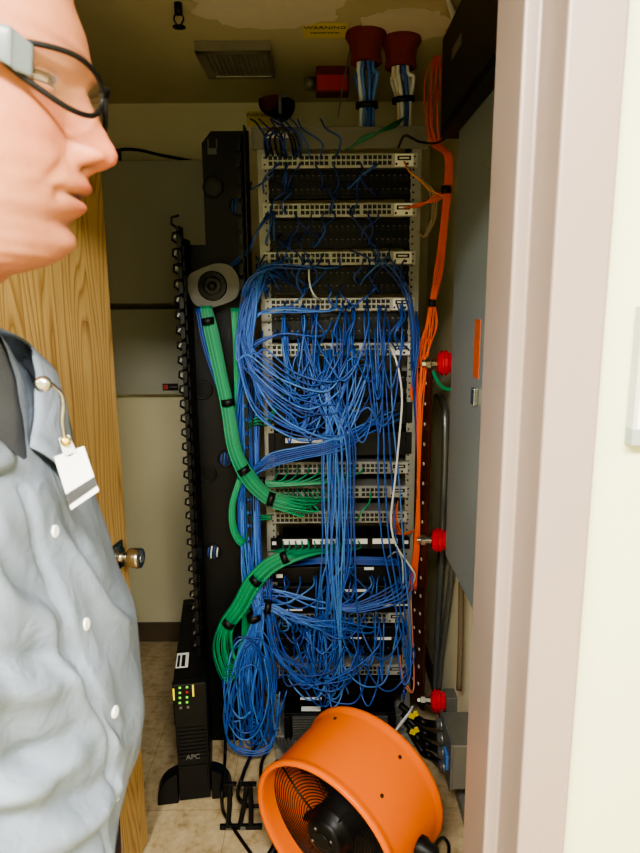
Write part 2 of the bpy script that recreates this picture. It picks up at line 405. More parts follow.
# black sleeve poking from the back wall with red putty
c = P(284, 108, BY); sl = thing('cable_sleeve', c, 'dark sleeve with red firestop at top of back wall', 'sleeve')
ax = V((-.5, -.8, .1)).normalized()
MB().lathe(c, ax, [(0, .055), (.1, .055), (.1, .047), (.02, .047)], 24).build('pipe', M['blackm'], sl)
MB().lathe(c+ax*.07, ax, [(0, .02), (.02, .047), (.034, .04), (.04, .02)], 24, capb=True).build('putty', M['fire'], sl)
mb = MB(); c2 = P(280, 104, BY-.2); mb.box(c2, (.012, .01, .07)); mb.box(c2+V((.012, 0, .03)), (.03, .01, .012)); tag(mb.build('metal_bracket', M['zinc'], None, .001), 'small zinc bracket beside the dark wall sleeve', 'bracket')
# red junction box and clamp
c = PZ(333, 84, CZ-.05); t = thing('red_junction_box', (c.x, c.y, CZ), 'small red junction box on ceiling behind rack top', 'junction box')
MB().bx(c.x-.06, c.x+.055, c.y-.03, c.y+.04, CZ-.085, CZ).build('box_body', M['fire'], t, .004)
MB().bx(c.x-.056, c.x+.051, c.y-.034, c.y-.03, CZ-.08, CZ-.03).build('cover', mat('bright_red_cover', hexc(214, 30, 26), .4), t, .002)
MB().cyl((c.x-.1, c.y, CZ-.05), (c.x-.06, c.y, CZ-.05), .022, 16).build('conduit_connector', M['zinc'], t)
cord_obj('support_wire', [PZ(352, 40, CZ), P(345, 75, 2.2), P(338, 118, 2.14)], .003, M['zinc'], 'thin grey support wire hanging beside red junction box', 'wire')

# dark overhead cabinet on the right wall
fxX = .335
p0 = PX(440, 139, fxX); p1 = PX(438, 48, fxX)
t = thing('wall_cabinet', (RX, p0.y-.3, p0.z), 'black wall cabinet high up on right wall above grey panel', 'cabinet')
MB().bx(fxX, RX, .95, p0.y, p0.z, p1.z).build('cabinet_body', M['black'], t, .004)
mb = MB(); mb.bx(fxX-.006, fxX, 1.0, p0.y-.05, p0.z+.02, p1.z-.02); mb.build('cabinet_door', mat('matte_black_door', hexc(14, 14, 15), .5), t, .003)
c = PX(457, 47, fxX-.007); mb = MB(); mb.bx(c.x-.002, c.x, c.y-.05, c.y+.05, c.z-.012, c.z+.012); mb.build('vent_slot', M['zinc'], t)
cord_obj('conduit_pipe', [PZ(446, -8, CZ), PX(456, 24, .40)], .008, M['white'], 'short pale conduit rising from black cabinet to ceiling', 'conduit', n=10)
# grey electrical panel
ex = .37; pb = PX(444, 548, ex); yb = pb.y-.03; zb = pb.z; zt = PX(466, 112, ex).z
t = thing('breaker_box', (RX, yb-.4, zb), 'tall grey electrical panel on right wall beside doorway', 'electrical panel')
MB().bx(ex+.006, RX-.003, .88, yb, zb, zt).build('enclosure', M['egrey'], t, .003)
MB().bx(ex, ex+.006, .87, yb+.008, zb-.012, zt+.012).build('trim_plate', M['egrey'], t, .002)
MB().bx(ex-.004, ex, .97, yb-.11, zb+.2, zt-.16).build('panel_door', M['egrey'], t, .002)
lc = PX(476, 352, ex-.005); mb = MB(); mb.bx(ex-.0055, ex-.004, lc.y-.03, lc.y+.02, lc.z-.06, lc.z+.075); mb.build('warning_label', mat('orange_label', hexc(196, 92, 40), .6, var=.35, scale=60), t)
mb = MB(); lc = PX(474, 396, ex-.01); mb.bx(ex-.016, ex-.004, lc.y-.02, lc.y+.01, lc.z-.02, lc.z+.02); mb.build('latch', M['chrome'], t, .002)
# grey boxes on the back wall behind the door
for k, (px0, px1, py0, py1, lab) in enumerate(((60, 215, 162, 302, 'upper of two flat grey boxes on back wall'), (60, 226, 311, 393, 'lower grey box on back wall with small label'))):
    a_ = P(px0, py0, BY-.07); b_ = P(px1, py1, BY-.07)
    t = thing('wall_box', (a_.x, BY, b_.z), lab, 'box')
    MB().bx(a_.x, b_.x, BY-.06, BY, b_.z, a_.z).build('enclosure', M['bgrey'], t, .003)
    MB().bx(a_.x-.006, b_.x+.006, BY-.07, BY-.06, b_.z-.004, a_.z+.004).build('front_cover', M['bgrey'], t, .002)
    if k:
        c = P(170.5, 387, BY-.071); MB().bx(c.x-.034, c.x+.034, BY-.0725, BY-.07, c.z-.015, c.z+.015).build('nameplate', M['dark'], t)
        MB().bx(c.x-.03, c.x-.01, BY-.0735, BY-.0725, c.z-.01, c.z+.01).build('red_emblem', mat('emblem_red', hexc(190, 70, 60), .5), t)
        MB().bx(c.x-.004, c.x+.03, BY-.0735, BY-.0725, c.z-.003, c.z+.003).build('nameplate_bar', M['conduit'], t)
    else:
        MB().bx(a_.x, b_.x, BY-.05, BY, b_.z-.045, b_.z-.012).build('gap_shade_strip', M['base'], t)  # dark strip standing in for the shadowed gap between the two boxes
# black power lead on back wall
cord_obj('power_lead', [P(112, 158, BY-.03), P(120, 150, BY-.03), P(138, 150, BY-.03), P(160, 155, BY-.03), P(196, 162, BY-.03), P(215, 168, BY-.03)], .006, M['black'], 'single black lead running along upper back wall', 'cable')
MB_ = MB(); c = P(117, 157, BY-.035); MB_.box(c, (.03, .03, .06)); tag(MB_.build('power_plug', M['black'], None, .004), 'small black plug at the start of the black lead on back wall', 'plug')

# ================================================================== ground busbar on right wall
ba = P(411, 372, 2.16); bb = P(432, 370, 2.02); zt = ba.z+.02; zbm = P(418, 697, 2.1).z
bd = V((bb.x-ba.x, bb.y-ba.y, 0)); bw = bd.length; bd.normalize(); bnn = V((bd.y, -bd.x, 0))
t = thing('ground_busbar', (ba.x, ba.y, zbm), 'long dark copper grounding bar with rows of holes, upright', 'busbar')
A0 = V((ba.x, ba.y, 0)); rotm = Matrix(((bd.x, -bnn.x, 0), (bd.y, -bnn.y, 0), (0, 0, 1)))
mb = MB(); mb.box(A0+bd*bw/2+V((0, 0, (zt+zbm)/2)), (bw, .008, zt-zbm), rot=rotm); hl = mb; k = 0
z = zt-.05
while z > zbm+.03:
    for u in (.22, .5, .78):
        c = A0+bd*(bw*u)+V((0, 0, z-.02*(u-.5)*-1))+bnn*.0042
        hl.lathe(c, bnn, [(0, .0062), (.0008, .0062), (.0009, .0045), (.0005, .001)], 10, mi=1)
    z -= .067
hl.build('bar', [M['copper'], mat('bright_hole', hexc(206, 196, 186), .5)], t)
for k, (px, py, wh) in enumerate(((443, 363, 'top'), (437, 540, 'middle'), (436, 701, 'bottom'))):
    c = P(px, py, 2.02); axx = V((1, -.08, 0)).normalized()
    t = thing('standoff_insulator', c, f'{wh} red standoff insulator holding the grounding bar', 'insulator')
    mb = MB(); mb.lathe(c-axx*.02, axx, [(0, .02), (.004, .03), (.012, .036), (.018, .042), (.024, .036), (.03, .042), (.036, .036), (.05, .032), (.054, .022)], 10, smooth=False, capa=True, capb=True)
    mb.build('body', M['redc'], t, .002)
    mb = MB(); mb.lathe(c-axx*.02, -axx, [(0, .013), (.018, .013), (.018, .02), (.034, .02), (.034, .012), (.046, .011)], 6, smooth=False, capb=True); mb.build('hex_bolt', M['chrome'], t, .001)
    mb = MB(); mb.bx(c.x+.03, RX, c.y-.03, c.y+.03, c.z-.03, c.z+.03) if k == 2 else mb.bx(c.x+.034, RX, c.y-.02, c.y+.02, c.z-.02, c.z+.02)
    mb.build('wall_bracket', M['zinc'], t, .002)
# conduits on the right wall
cord_obj('conduit_pipe', [PX(437, 396, .44), PX(442, 402, .44), PX(445, 420, .44), PX(444, 480, .44), PX(441, 560, .44), PX(437, 640, .44), PX(435, 695, .44)], .012, M['conduit'], 'grey metal conduit curving down right wall behind grounding bar', 'conduit', n=12)
cord_obj('conduit_pipe', [PX(452, 500, .45), PX(452, 560, .45), PX(447, 610, .45), PX(441, 655, .45), PX(438, 690, .45)], .010, M['conduit'], 'grey flexible conduit dropping from electrical panel to bottom insulator', 'conduit', n=12)
cord_obj('conduit_pipe', [PX(461.5, 575, .44), PX(460.5, 640, .44), PX(459, 690, .44)], .009, M['base'], 'thin dark conduit below the electrical panel', 'conduit', n=10)
cord_obj('ground_wire', [P(433, 372, 2.0), P(440, 385, 1.95), P(447, 389, 1.9), P(458, 390, 1.85)], .006, M['greens'][1], 'bright green ground wire at the top red insulator', 'cable', n=8)
# grey gutter box at the bottom with black whips
c = PX(447, 745, .39); t = thing('outlet_box', (RX, c.y, c.z-.06), 'grey zinc outlet box low on the right wall', 'electrical box')
zc_ = c.z
MB().bx(.385, RX, c.y-.1, c.y+.06, zc_-.075, zc_+.075).build('box_body', M['zinc'], t, .004)
MB().bx(.379, .385, c.y-.105, c.y+.065, zc_-.08, zc_+.08).build('cover_plate', M['zinc'], t, .002)
mb = MB(); mb.bx(.372, .379, c.y-.075, c.y-.03, zc_-.03, zc_+.02); mb.build('blue_receptacle', M['blues'][3], t, .002)
for k in range(4):
    q0 = P(414+3*k, 716+12*k, 2.02); q1 = P(423+2*k, 722+11*k, 1.98); q2 = P(432+1*k, 724+12*k, 1.98); q3 = V((.379, c.y+.03-.02*k, zc_+.05-.034*k))
    cord_obj('power_whip', [P(400+3*k, 705+8*k, 2.06), q0, q1, q2, q3], .0125, M['black'], f'black power whip entering zinc outlet box, {["topmost", "second from top", "third from top", "lowest"][k]}', 'cable', n=10)
    mb = MB(); mb.lathe(q3-V((.012, 0, 0)), (1, 0, 0), [(-.006, .012), (-.006, .017), (.004, .017), (.004, .02), (.01, .02), (.01, .012)], 12); tag(mb.build('cable_gland', M['zinc']), f'zinc gland on outlet box, {["topmost", "second from top", "third from top", "lowest"][k]}', 'gland')
for k, (px, py) in enumerate(((412, 716), (413, 732))):
    c = P(px, py, 1.97); t = MB(); t.box(c, (.022, .006, .018), rot=(0, .5, .2)); t.box(c+V((.012, -.004, .012)), (.014, .005, .02), rot=(0, -.4, 0))
    tag(t.build('cable_tag', M['yellow'], None, .001), f'{["upper", "lower"][k]} yellow tag on the black power whips', 'tag')
for k in range(3):
    cord_obj('white_whip', [P(388+2*k, 741-3*k, 2.0), P(396+2*k, 730-3*k, 1.98), P(406+k, 718-2*k, 1.99), P(411+k, 712-3*k, 2.03)], .004, M['whitec'], 'short white wire sticking out beside yellow cable tags', 'wire', 'white wires beside the yellow tags')
mb = MB(); a_ = PZ(447, 772, .03); mb.bx(.44, RX-.008, 1.3, a_.y, 0, .045); tag(mb.build('floor_channel', M['steel'], None, .002), 'pale metal floor channel along right wall', 'channel')

# sign holder on the hall face of the front wall
sp = P(629, 445, WY0-.01); sq = P(641, 311, WY0-.01)
t = thing('wall_sign', (sp.x+.06, WY0, sp.z), 'white framed wall sign at far right edge beside door frame', 'sign')
MB().bx(sp.x+.004, sp.x+.15, WY0-.01, WY0, sp.z+.014, sq.z).build('sign_panel', M['white'], t, .001)
MB().bx(sp.x, sp.x+.154, WY0-.014, WY0, sp.z, sp.z+.015).build('bottom_rail', mat('rail_grey', hexc(142, 150, 146), .4), t, .001)
MB().bx(sp.x, sp.x+.004, WY0-.014, WY0, sp.z+.015, sq.z+.004).build('side_rail', mat('rail_grey2', hexc(182, 186, 176), .4), t, .0005)

# ================================================================== orange fan
C0 = V((-.004, 1.40, .262)); FR = .218; FL = .242; yaw = .65; pit = .11
fa = V((math.sin(yaw)*math.cos(pit), math.cos(yaw)*math.cos(pit), math.sin(pit)))
fs_ = V((math.cos(yaw), -math.sin(yaw), 0)); fu = fs_.cross(fa)
fan = thing('drum_fan', (C0.x+fa.x*FL/2, C0.y+fa.y*FL/2, 0), 'bright orange drum fan tilted on the floor before rack', 'fan')
MB().lathe(C0, fa, [(.004, FR-.012), (-.001, FR-.008), (-.002, FR-.001), (.003, FR+.004), (.012, FR+.003), (.02, FR-.003), (.03, FR-.004), (FL-.03, FR-.004), (FL-.02, FR-.003), (FL-.012, FR+.003), (FL-.003, FR+.004), (FL, FR-.001), (FL-.004, FR-.008), (FL-.02, FR-.012), (.1, FR-.009), (.02, FR-.009), (.004, FR-.012)], 96).build('drum_housing', M['orange'], fan)
def fp(r, ang, h): return C0+fa*h+fs_*(math.cos(ang)*r)+fu*(math.sin(ang)*r)
def guard(h, nm, n=17):
    mb = MB()
    for i in range(n):
        r = .062+(FR-.018-.062)*i/(n-1)
        mb.ring(C0+fa*(h+.018*((r/FR)**2)), fa, r, .0014, 64, 5)
    for k in range(4):
        a_ = PI/4+k*PI/2+.2
        mb.tube([fp(.05, a_, h-.002), fp(.13, a_, h+.004), fp(FR-.012, a_, h+.018)], .0028, 6)
    return mb.build(nm, M['black'], fan)
guard(.035, 'front_guard'); guard(FL-.05, 'rear_guard', 10)
mo = MB(); mo.lathe(C0, fa, [(.0, .0), (.0, .04), (.003, .05), (.012, .055), (.03, .058), (.034, .066), (.05, .066), (.055, .06), (.12, .06), (.125, .02)], 40, capb=True)
mo.build('motor', M['blackm'], fan)
mc = MB(); mc.lathe(C0-fa*.0012, -fa, [(0, .026), (.001, .026), (.0025, .023)], 30, capb=True); mc.build('motor_badge', M['black'], fan)
for k in range(4):
    a_ = k*PI/2+.5; MB().lathe(fp(.035, a_, -.0005), -fa, [(0, .004), (.002, .004), (.003, .002)], 10, capb=True).build('motor_screw', M['conduit'], fan)
for k in range(5):
    mb = MB(); g = []
    for i in range(8):
        r = .055+(FR-.03-.055)*i/7
        row = []
        for j in range(7):
            s_ = (j/6-.5); wd = .95-.25*i/7
            row.append(fp(r, k*2*PI/5+s_*wd+.35*(i/7), .125+(.055-.022*i/7)*s_*1.6+.01*math.cos(s_*PI)))
        g.append(row)
    vs = [p for row in g for p in row]; n7 = 7
    fcs = [(i*n7+j, i*n7+j+1, (i+1)*n7+j+1, (i+1)*n7+j) for i in range(7) for j in range(6)]
    mb.add(vs, fcs, 0, True); bl = mb.build('fan_blade', M['blackm'], fan); sd = bl.modifiers.new('thick', 'SOLIDIFY'); sd.thickness = .002
for (px, py) in ((410, 750),):
    pass
for (a_, h) in ((PI*.30, FL-.05), (PI*.30-.1, .075), (PI*.62, FL-.05)):
    p = fp(FR-.003, a_, h); n_ = (p-C0-fa*h).normalized()
    MB().lathe(p-n_*.002, n_, [(0, .005), (.003, .005), (.005, .003)], 10, capb=True).build('housing_bolt', M['dark'], fan)
# tubular stand: side pivots and floor tubes
st = MB(); cm = C0+fa*(FL*.5)
for sg in (1, -1):
    pv = cm+fs_*sg*(FR+.014)
    f1 = V((pv.x, pv.y, .014))-V((fa.x, fa.y, 0)).normalized()*.21; f2 = V((pv.x, pv.y, .014))+V((fa.x, fa.y, 0)).normalized()*.17
    st.tube(spline([f1, f1*.4+V((pv.x, pv.y, .03))*.6, V((pv.x, pv.y, .1)), pv], 6), .012, 10)
    st.tube(spline([f2, f2*.4+V((pv.x, pv.y, .03))*.6, V((pv.x, pv.y, .1)), pv], 6), .012, 10)
l0 = cm-fs_*(FR+.014)-V((fa.x, fa.y, 0)).normalized()*.21; r0_ = cm+fs_*(FR+.014)-V((fa.x, fa.y, 0)).normalized()*.21; l0.z = r0_.z = .014
l1 = cm-fs_*(FR+.014)+V((fa.x, fa.y, 0)).normalized()*.17; r1_ = cm+fs_*(FR+.014)+V((fa.x, fa.y, 0)).normalized()*.17; l1.z = r1_.z = .014
st.tube([l0, r0_], .012, 10); st.tube([l1, r1_], .012, 10); st.build('stand', M['blackm'], fan)
for sg in (1, -1):
    pv = cm+fs_*sg*(FR-.003)
    MB().lathe(pv, fs_*sg, [(0, .03), (.012, .03), (.026, .022), (.045, .02), (.05, .012)], 18, capb=True).build('pivot_knob', M['black'], fan)
cord_obj('fan_power_cable', [cm+fs_*(FR+.03)+V((0, 0, -.02)), PZ(437, 843, .1), PZ(444, 838, .03), PZ(449, 850, .006), PZ(440, 880, .006), PZ(400, 930, .006)], .005, M['black'], 'black power cord trailing right of the orange fan', 'cable', n=8)

# ================================================================== tower power supply beside the rack
a_ = PZ(176, 804, 0); zt = .435; ux0 = a_.x+.012; ux1 = ux0+.098; uy0 = P(176, 800, a_.y).y
ux0 = P(173, 690, uy0).x; ux1 = P(206, 690, uy0).x
ups = thing('battery_backup', ((ux0+ux1)/2, uy0, 0), 'black tower battery backup standing on floor left of rack', 'battery backup')
MB().bx(ux0, ux1, uy0+.03, uy0+.60, .012, zt).build('body', M['blackm'], ups, .004)
z_d = P(180, 725, uy0).z
mb = MB(); mb.bx(ux0-.001, ux1+.001, uy0, uy0+.03, z_d, zt+.002); mb.build('control_head', M['black'], ups, .004)
mb = MB(); mb.bx(ux0+.002, ux1-.002, uy0+.006, uy0+.03, .014, z_d)
for k in range(9):
    zz = z_d-.012-k*.0135; mb.bx(ux0+.008, ux1-.008, uy0+.001, uy0+.008, zz-.008, zz)
mb.bx(ux0+.008, ux1-.008, uy0+.001, uy0+.008, .04, z_d-.15)
mb.build('front_bezel', M['black'], ups, .0015)
def led(px, py, w_, h_, mt, nm):
    c = P(px, py, uy0-.001); MB().bx(c.x-w_/2, c.x+w_/2, uy0-.002, uy0, c.z-h_/2, c.z+h_/2).build(nm, mt, ups)
led(174, 693, .005, .04, M['amber'], 'status_light'); led(193, 691, .005, .04, M['amber'], 'status_light')
for k in range(4): led(180, 687+5*k, .007, .006, M['led'], 'status_light'); led(187, 687+5*k, .007, .006, [M['led'], M['redc'], M['led'], M['led']][k], 'status_light')
for k in range(2): led(181+7*k, 707, .008, .008, M['conduit'], 'push_button')
text_mesh('APC', .024, 'lettering', mat('logo_grey', hexc(120, 120, 118), .5), ups, ((ux0+ux1)/2, uy0-.0005, P(188, 757, uy0).z), (1, 0, 0), (0, 0, 1))
c = PZ(189, 659, zt+.001); MB().bx(c.x-.02, c.x+.02, c.y-.045, c.y+.045, zt, zt+.0012).build('white_label', M['label'], ups)
for j in range(2): MB().bx(c.x-.016+.014*j, c.x-.008+.018*j, c.y-.04, c.y+.03, zt+.0012, zt+.0018).build('label_print', M['black'], ups)
for sg in (-1, 1):     # half-round feet left and right
    xb = ux0-.002 if sg < 0 else ux1+.002
    poly = [V((xb, 0, 0)), V((xb+sg*.068, 0, 0)), V((xb+sg*.066, 0, .02))]+[V((xb+sg*.066*math.cos(i*PI/12), 0, .02+.085*math.sin(i*PI/12))) for i in range(1, 6)]+[V((xb, 0, .108))]
    poly = [V((p.x, uy0+.01, p.z)) for p in poly]
    MB().prism(poly, (0, .05, 0)).build('stabiliser_foot', M['black'], ups, .003)
ups.rotation_euler.z = math.radians(8.5)
# ================================================================== open relay rack
RY = 2.10
RCX = P(340, 400, RY).x
def rz(py): return P(340, py, RY).z
RZT = rz(127)
rack = thing('equipment_rack', (RCX, RY+.1, 0), 'tall aluminium two-post equipment rack crammed with network gear', 'rack')
for sg in (-1, 1):
    x0 = RCX+sg*.222; x1 = RCX+sg*.252
    mb = MB(); mb.bx(min(x0, x1), max(x0, x1), RY+.004, RY+.009, .02, RZT-.01)
    mb.bx(x1-.002 if sg > 0 else x1-.002, x1+.002, RY+.004, RY+.15, .02, RZT-.01); mb.bx(min(x0, x1), max(x0, x1), RY+.145, RY+.15, .02, RZT-.01)
    pz = .06
    while pz < RZT-.05:
        mb.bx(x0+sg*.008-.003, x0+sg*.008+.003, RY+.0033, RY+.004, pz-.003, pz+.003, mi=1); pz += .0222
    mb.build('post', [M['steel'], M['dark']], rack)
mb = MB(); mb.bx(RCX-.27, RCX+.27, RY-.002, RY+.003, rz(149), RZT); mb.bx(RCX-.27, RCX+.27, RY-.002, RY+.16, RZT-.004, RZT); mb.build('top_crossbar', mat('crossbar_grey', hexc(112, 110, 98), .5), rack, .001)
mb = MB(); c = P(277, 134, RY); mb.bx(c.x-.035, c.x+.045, RY-.0035, RY-.002, c.z-.012, c.z+.006); mb.build('paper_label', M['label'], rack)
for sg in (-1, 1):
    mb = MB(); y0 = RY-.12; mb.bx(RCX-.28, RCX+.28, RY-.02 if sg < 0 else RY+.10, RY+.03 if sg < 0 else RY+.17, 0, .055); mb.build('base_angle', M['steel'], rack, .002)

# ---------------------------------------------------------------- network switches (one prototype of each look)
def make_switch(body, label, deep=.30):
    """origin: front centre bottom; local coordinates"""
    r = thing('network_switch', (0, 0, 0), label, 'network switch')
    h = .042; w = .230
    mb = MB(); mb.bx(-.2205, .2205, .006, deep, .001, h); mb.build('chassis', M[body], r, .001)
    mb = MB(); mb.bx(-w, w, 0, .006, 0, h); mb.build('front_plate', M[body], r, .001)
    for b in range(4):
        xa = -.222+b*.0975; pw = .0150
        mb = MB(); mb.bx(xa, xa+.0915, -.004, 0, .003, h-.003)
        mb.bx(xa+.0925, xa+.0945, -.0045, 0, .002, h-.002)
        for c in range(6):
            for d_ in range(2):
                x = xa+.0012+c*pw; z = .0055+d_*.0165
                mb.bx(x+.0018, x+pw-.0018, -.0046, -.0038, z+.002, z+.0132, mi=1)
                mb.bx(x+.003, x+.0055, -.005, -.0044, z+.0138, z+.0155, mi=2 if R.random() < .16 else 1)
        mb.build('port_block', [M['silver'] if body == 'silver' else M['grey'], M['dark'], M['led']], r)
    mb = MB(); mb.bx(.171, .228, -.005, 0, .003, h-.003); mb.bx(.178, .22, -.0057, -.005, .02, .033, mi=1); mb.bx(.184, .214, -.0062, -.0056, .024, .029, mi=0); mb.bx(.172, .178, -.0057, -.005, .006, .013, mi=1); mb.bx(.205, .213, -.0057, -.005, .006, .013, mi=1)
    mb.build('uplink_module', [M['white'] if body == 'silver' else M['silver'], M['dark']], r)
    for sg in (-1, 1):
        mb = MB(); mb.bx(sg*w, sg*.241, -.001, .002, 0, h); mb.bx(sg*.229, sg*.235, -.0016, -.001, .008, .013, mi=1); mb.bx(sg*.229, sg*.235, -.0016, -.001, .029, .034, mi=1); mb.build('mounting_ear', [M[body], M['dark']], r)
    return r
def place(o, py_bottom, proto, py_label=None):
    c = o if not o.get('_u') else None
    return c
SWY = {}
def put(proto, first, z, label, group=None, dy=0):
    o = proto if first else dup(proto)
    o.location = (RCX, RY-.001+dy, z); o['label'] = label
    if group: o['group'] = group
    return o
sw = make_switch('silver', 'x')
names = ['silver 48-port switch topmost in the rack, dim', 'silver 48-port switch, second from rack top, orange fiber at its module', 'silver 48-port switch, third from rack top, blue cords gathered to its left', 'silver 48-port switch, fourth from rack top, above the blue cord tangle', 'silver 48-port switch, fifth from rack top, white cord at its right module']
for i, (py, nm) in enumerate(zip((168, 217, 265, 311, 356), names)): put(sw, i == 0, rz(py), nm, 'silver 48-port switches in upper rack')
swg = make_switch('grey', 'x')
names = ['grey 48-port switch with sparse green cords below its ports', 'grey 48-port switch plugged with thick green cord bundle', 'grey 48-port switch with empty ports above the white-labelled patch panel']
for i, (py, nm) in enumerate(zip((474, 498, 523), names)): put(swg, i == 0, rz(py), nm, 'grey 48-port switches in middle rack')
names = ['grey switch under the large black server, blue cords fanning from it', 'grey switch lowest in the rack, buried in blue cords']
for py, nm in zip((623, 675), names): put(swg, False, rz(py), nm, 'grey switches in lower rack')

# ---------------------------------------------------------------- black patch panels
def make_patch(label, h=.084, labelled=False):
    r = thing('patch_bay', (0, 0, 0), label, 'patch panel')
    mb = MB(); mb.bx(-.241, .241, 0, .004, 0, h); mb.bx(-.241, .241, 0, .03, 0, .003); mb.bx(-.241, .241, 0, .03, h-.003, h); mb.build('face_plate', M['blackm'], r, .0008)
    rows = (.012, .052) if h > .06 else (.008,)
    if not labelled:
        for z in rows:
            mb = MB()
            for c in range(24):
                x = -.214+c*.0181; mb.bx(x, x+.0135, -.004, 0, z, z+.017); mb.bx(x+.0025, x+.011, -.0047, -.0038, z+.002, z+.012, mi=1); mb.bx(x+.003, x+.0075, -.0046, -.004, z+.0135, z+.0155, mi=2)
            mb.build('port_row', [M['black'], M['dark'], M['grey']], r)
        mb = MB()
        for z in rows:
            for sg in (-1, 1): mb.bx(sg*.229-.009, sg*.229+.009, -.001, 0, z+.003, z+.015)
        mb.build('corner_label', M['grey'], r)
    else:
        for b in range(4):
            xa = -.2+b*.104; mb = MB(); mb.bx(xa, xa+.086, -.003, 0, .02, .038); mb.build('label_strip', M['label'], r)
            mb = MB()
            for c in range(6): mb.bx(xa+c*.0147, xa+c*.0147+.0125, -.0035, 0, .003, .017)
            mb.build('port_block', M['dark'], r)
        for sg in (-1, 1): mb = MB(); mb.bx(sg*.229-.007, sg*.229+.007, -.001, 0, .018, .03); mb.build('corner_label', M['label'], r)
    return r
pp = make_patch('x')
pl = [(198, 'black patch panel right below the topmost switch'), (248, 'black patch panel between second and third silver switches'), (294, 'black patch panel between third and fourth silver switches'), (339, 'black patch panel just above the fifth silver switch')]
for i, (py, nm) in enumerate(pl):
    o = put(pp, i == 0, rz(py), nm, 'black patch panels in upper rack', .006)
for py, nm in ((398, 'black patch panel hidden behind the blue cord tangle'), (655, 'black patch panel between the two lower grey switches')): put(pp, False, rz(py), nm, 'black patch panels behind cords', .006)
pw_ = make_patch('black patch panel with four white label strips and green cords', .042, True); pw_.location = (RCX, RY-.002, rz(549))

# black appliances
def appliance(name, py0, py1, label, cat, deep=.4, y0=-.01, wl=None, hw=.2205):
    z0, z1_ = rz(py1), rz(py0); t = thing(name, (RCX, RY, z0), label, cat)
    MB().bx(RCX-hw, RCX+hw, RY+y0+.008, RY+deep, z0, z1_).build('case', M['blackm'], t, .003)
    mb = MB(); mb.bx(RCX-hw, RCX+hw, RY+y0, RY+y0+.008, z0, z1_); mb.bx(RCX-.241, RCX+.241, RY-.001, RY+.003, z0+.002, z1_-.002); mb.build('faceplate', M['black'], t, .002)
    for (a_, b_, c_, d_) in (wl or []):
        q = P((a_+c_)/2, (b_+d_)/2, RY+y0-.0005); w_ = (c_-a_)/F*2.1; h_ = max(.004, (d_-b_)/F*2.15)
        MB().bx(q.x-w_/2, q.x+w_/2, RY+y0-.0012, RY+y0, q.z-h_/2, q.z+h_/2).build('white_label', M['label'], t)
    return t
appliance('network_appliance', 402, 424, 'plain black network appliance low behind the blue cord tangle', 'appliance', wl=[(352, 409, 360, 412)])
appliance('network_appliance', 432, 455, 'black appliance with white label at left, above grey switches', 'appliance', wl=[(285, 438, 326, 443)])
t = appliance('network_firewall', 566, 582, 'slim black appliance with blue plugs below white-labelled patch panel', 'appliance', wl=[(276, 574, 283, 578), (364, 567, 374, 570)])
for k in range(9):
    q = P(286+14*k, 577, RY-.011); MB().bx(q.x-.006, q.x+.006, RY-.0112, RY-.01, q.z-.006, q.z+.006).build('port', M['dark'], t)
appliance('rack_server', 584, 610, 'large black rack server with white label strips', 'server', .5, -.02, [(342, 589, 367, 592), (376, 604, 409, 606), (285, 609, 303, 611)])
appliance('network_appliance', 626, 636, 'slim black appliance with small labels behind lower blue cords', 'appliance', wl=[(350, 637, 362, 639), (374, 637, 392, 640)])
appliance('network_appliance', 678, 694, 'black appliance above the finned power unit', 'appliance', wl=[(299, 697, 323, 700)])
# finned power unit on a shelf at the bottom
za, zb_ = rz(731), rz(704); x0 = P(284, 715, RY-.06).x; x1 = x0+.40
t = thing('power_unit', ((x0+x1)/2, RY, za), 'black finned power unit on bottom shelf behind orange fan', 'power supply')
MB().bx(x0, x1, RY-.05, RY+.3, za, zb_).build('case', M['blackm'], t, .004)
mb = MB()
for k in range(9):
    z = za+.012+k*(zb_-za-.02)/9; mb.bx(x0+.03, x1-.03, RY-.06, RY-.05, z, z+.005)
mb.build('fin', M['conduit'], t)
for xx in (x0+.01, x1-.01): MB().bx(xx-.01, xx+.01, RY-.058, RY-.05, za+.01, zb_-.01).build('side_handle', M['black'], t, .003)
c = P(311, 699, RY); MB().bx(c.x-.035, c.x+.035, RY-.04, RY-.015, zb_, zb_+.0015).build('white_label', M['label'], t)
zs = rz(733); t = MB(); t.bx(RCX-.235, RCX+.235, RY-.08, RY+.3, zs-.004, zs); t.bx(RCX-.235, RCX+.235, RY-.084, RY-.08, zs-.05, zs)
tag(t.build('rack_shelf', M['steel'], None, .001), 'pale grey steel shelf at the rack bottom under power unit', 'shelf')

# ================================================================== vertical cable manager
mx0 = -.415; mxn = P(203.5, 190, 2.13).x; mx1 = P(253, 300, 2.13).x
mzt = P(225, 131, 2.13).z; mzn = P(190, 245, 2.13).z
vm = thing('cable_manager', ((mx0+mx1)/2, 2.13, 0), 'tall black vertical cable manager panel left of the rack', 'cable manager')
pl_ = [(mx0, 0.0), (mx1, 0.0), (mx1, mzt), (mxn+.03, mzt), (mxn, mzt-.035), (mxn, mzn), (mx0, mzn)]
MB().prism([(a_, 2.13, b_) for a_, b_ in pl_], (0, .004, 0)).build('back_panel', M['panelblk'], vm)
mb = MB(); mb.bx(mx1-.004, mx1, 2.02, 2.13, .06, mzt-.01); mb.build('side_wall', M['blackm'], vm)
def fingers(x, ya, yb_, za_, zb2, name, sx):
    mb = MB(); z = za_; mb.bx(x-.003, x+.003, ya, yb_, za_, zb2)
    while z < zb2-.02:
        mb.bx(x-.004, x+.004, ya-.055, ya, z, z+.012); mb.bx(x-.006, x+.006, ya-.06, ya-.05, z-.010, z+.022)
        z += .0445
    mb.build(name, M['black'], vm)
    mb = MB(); z = za_+.018
    while z < zb2-.02: mb.bx(x+sx*.0066-.0008, x+sx*.0066+.0008, ya-.056, ya-.053, z, z+.016); z += .0445
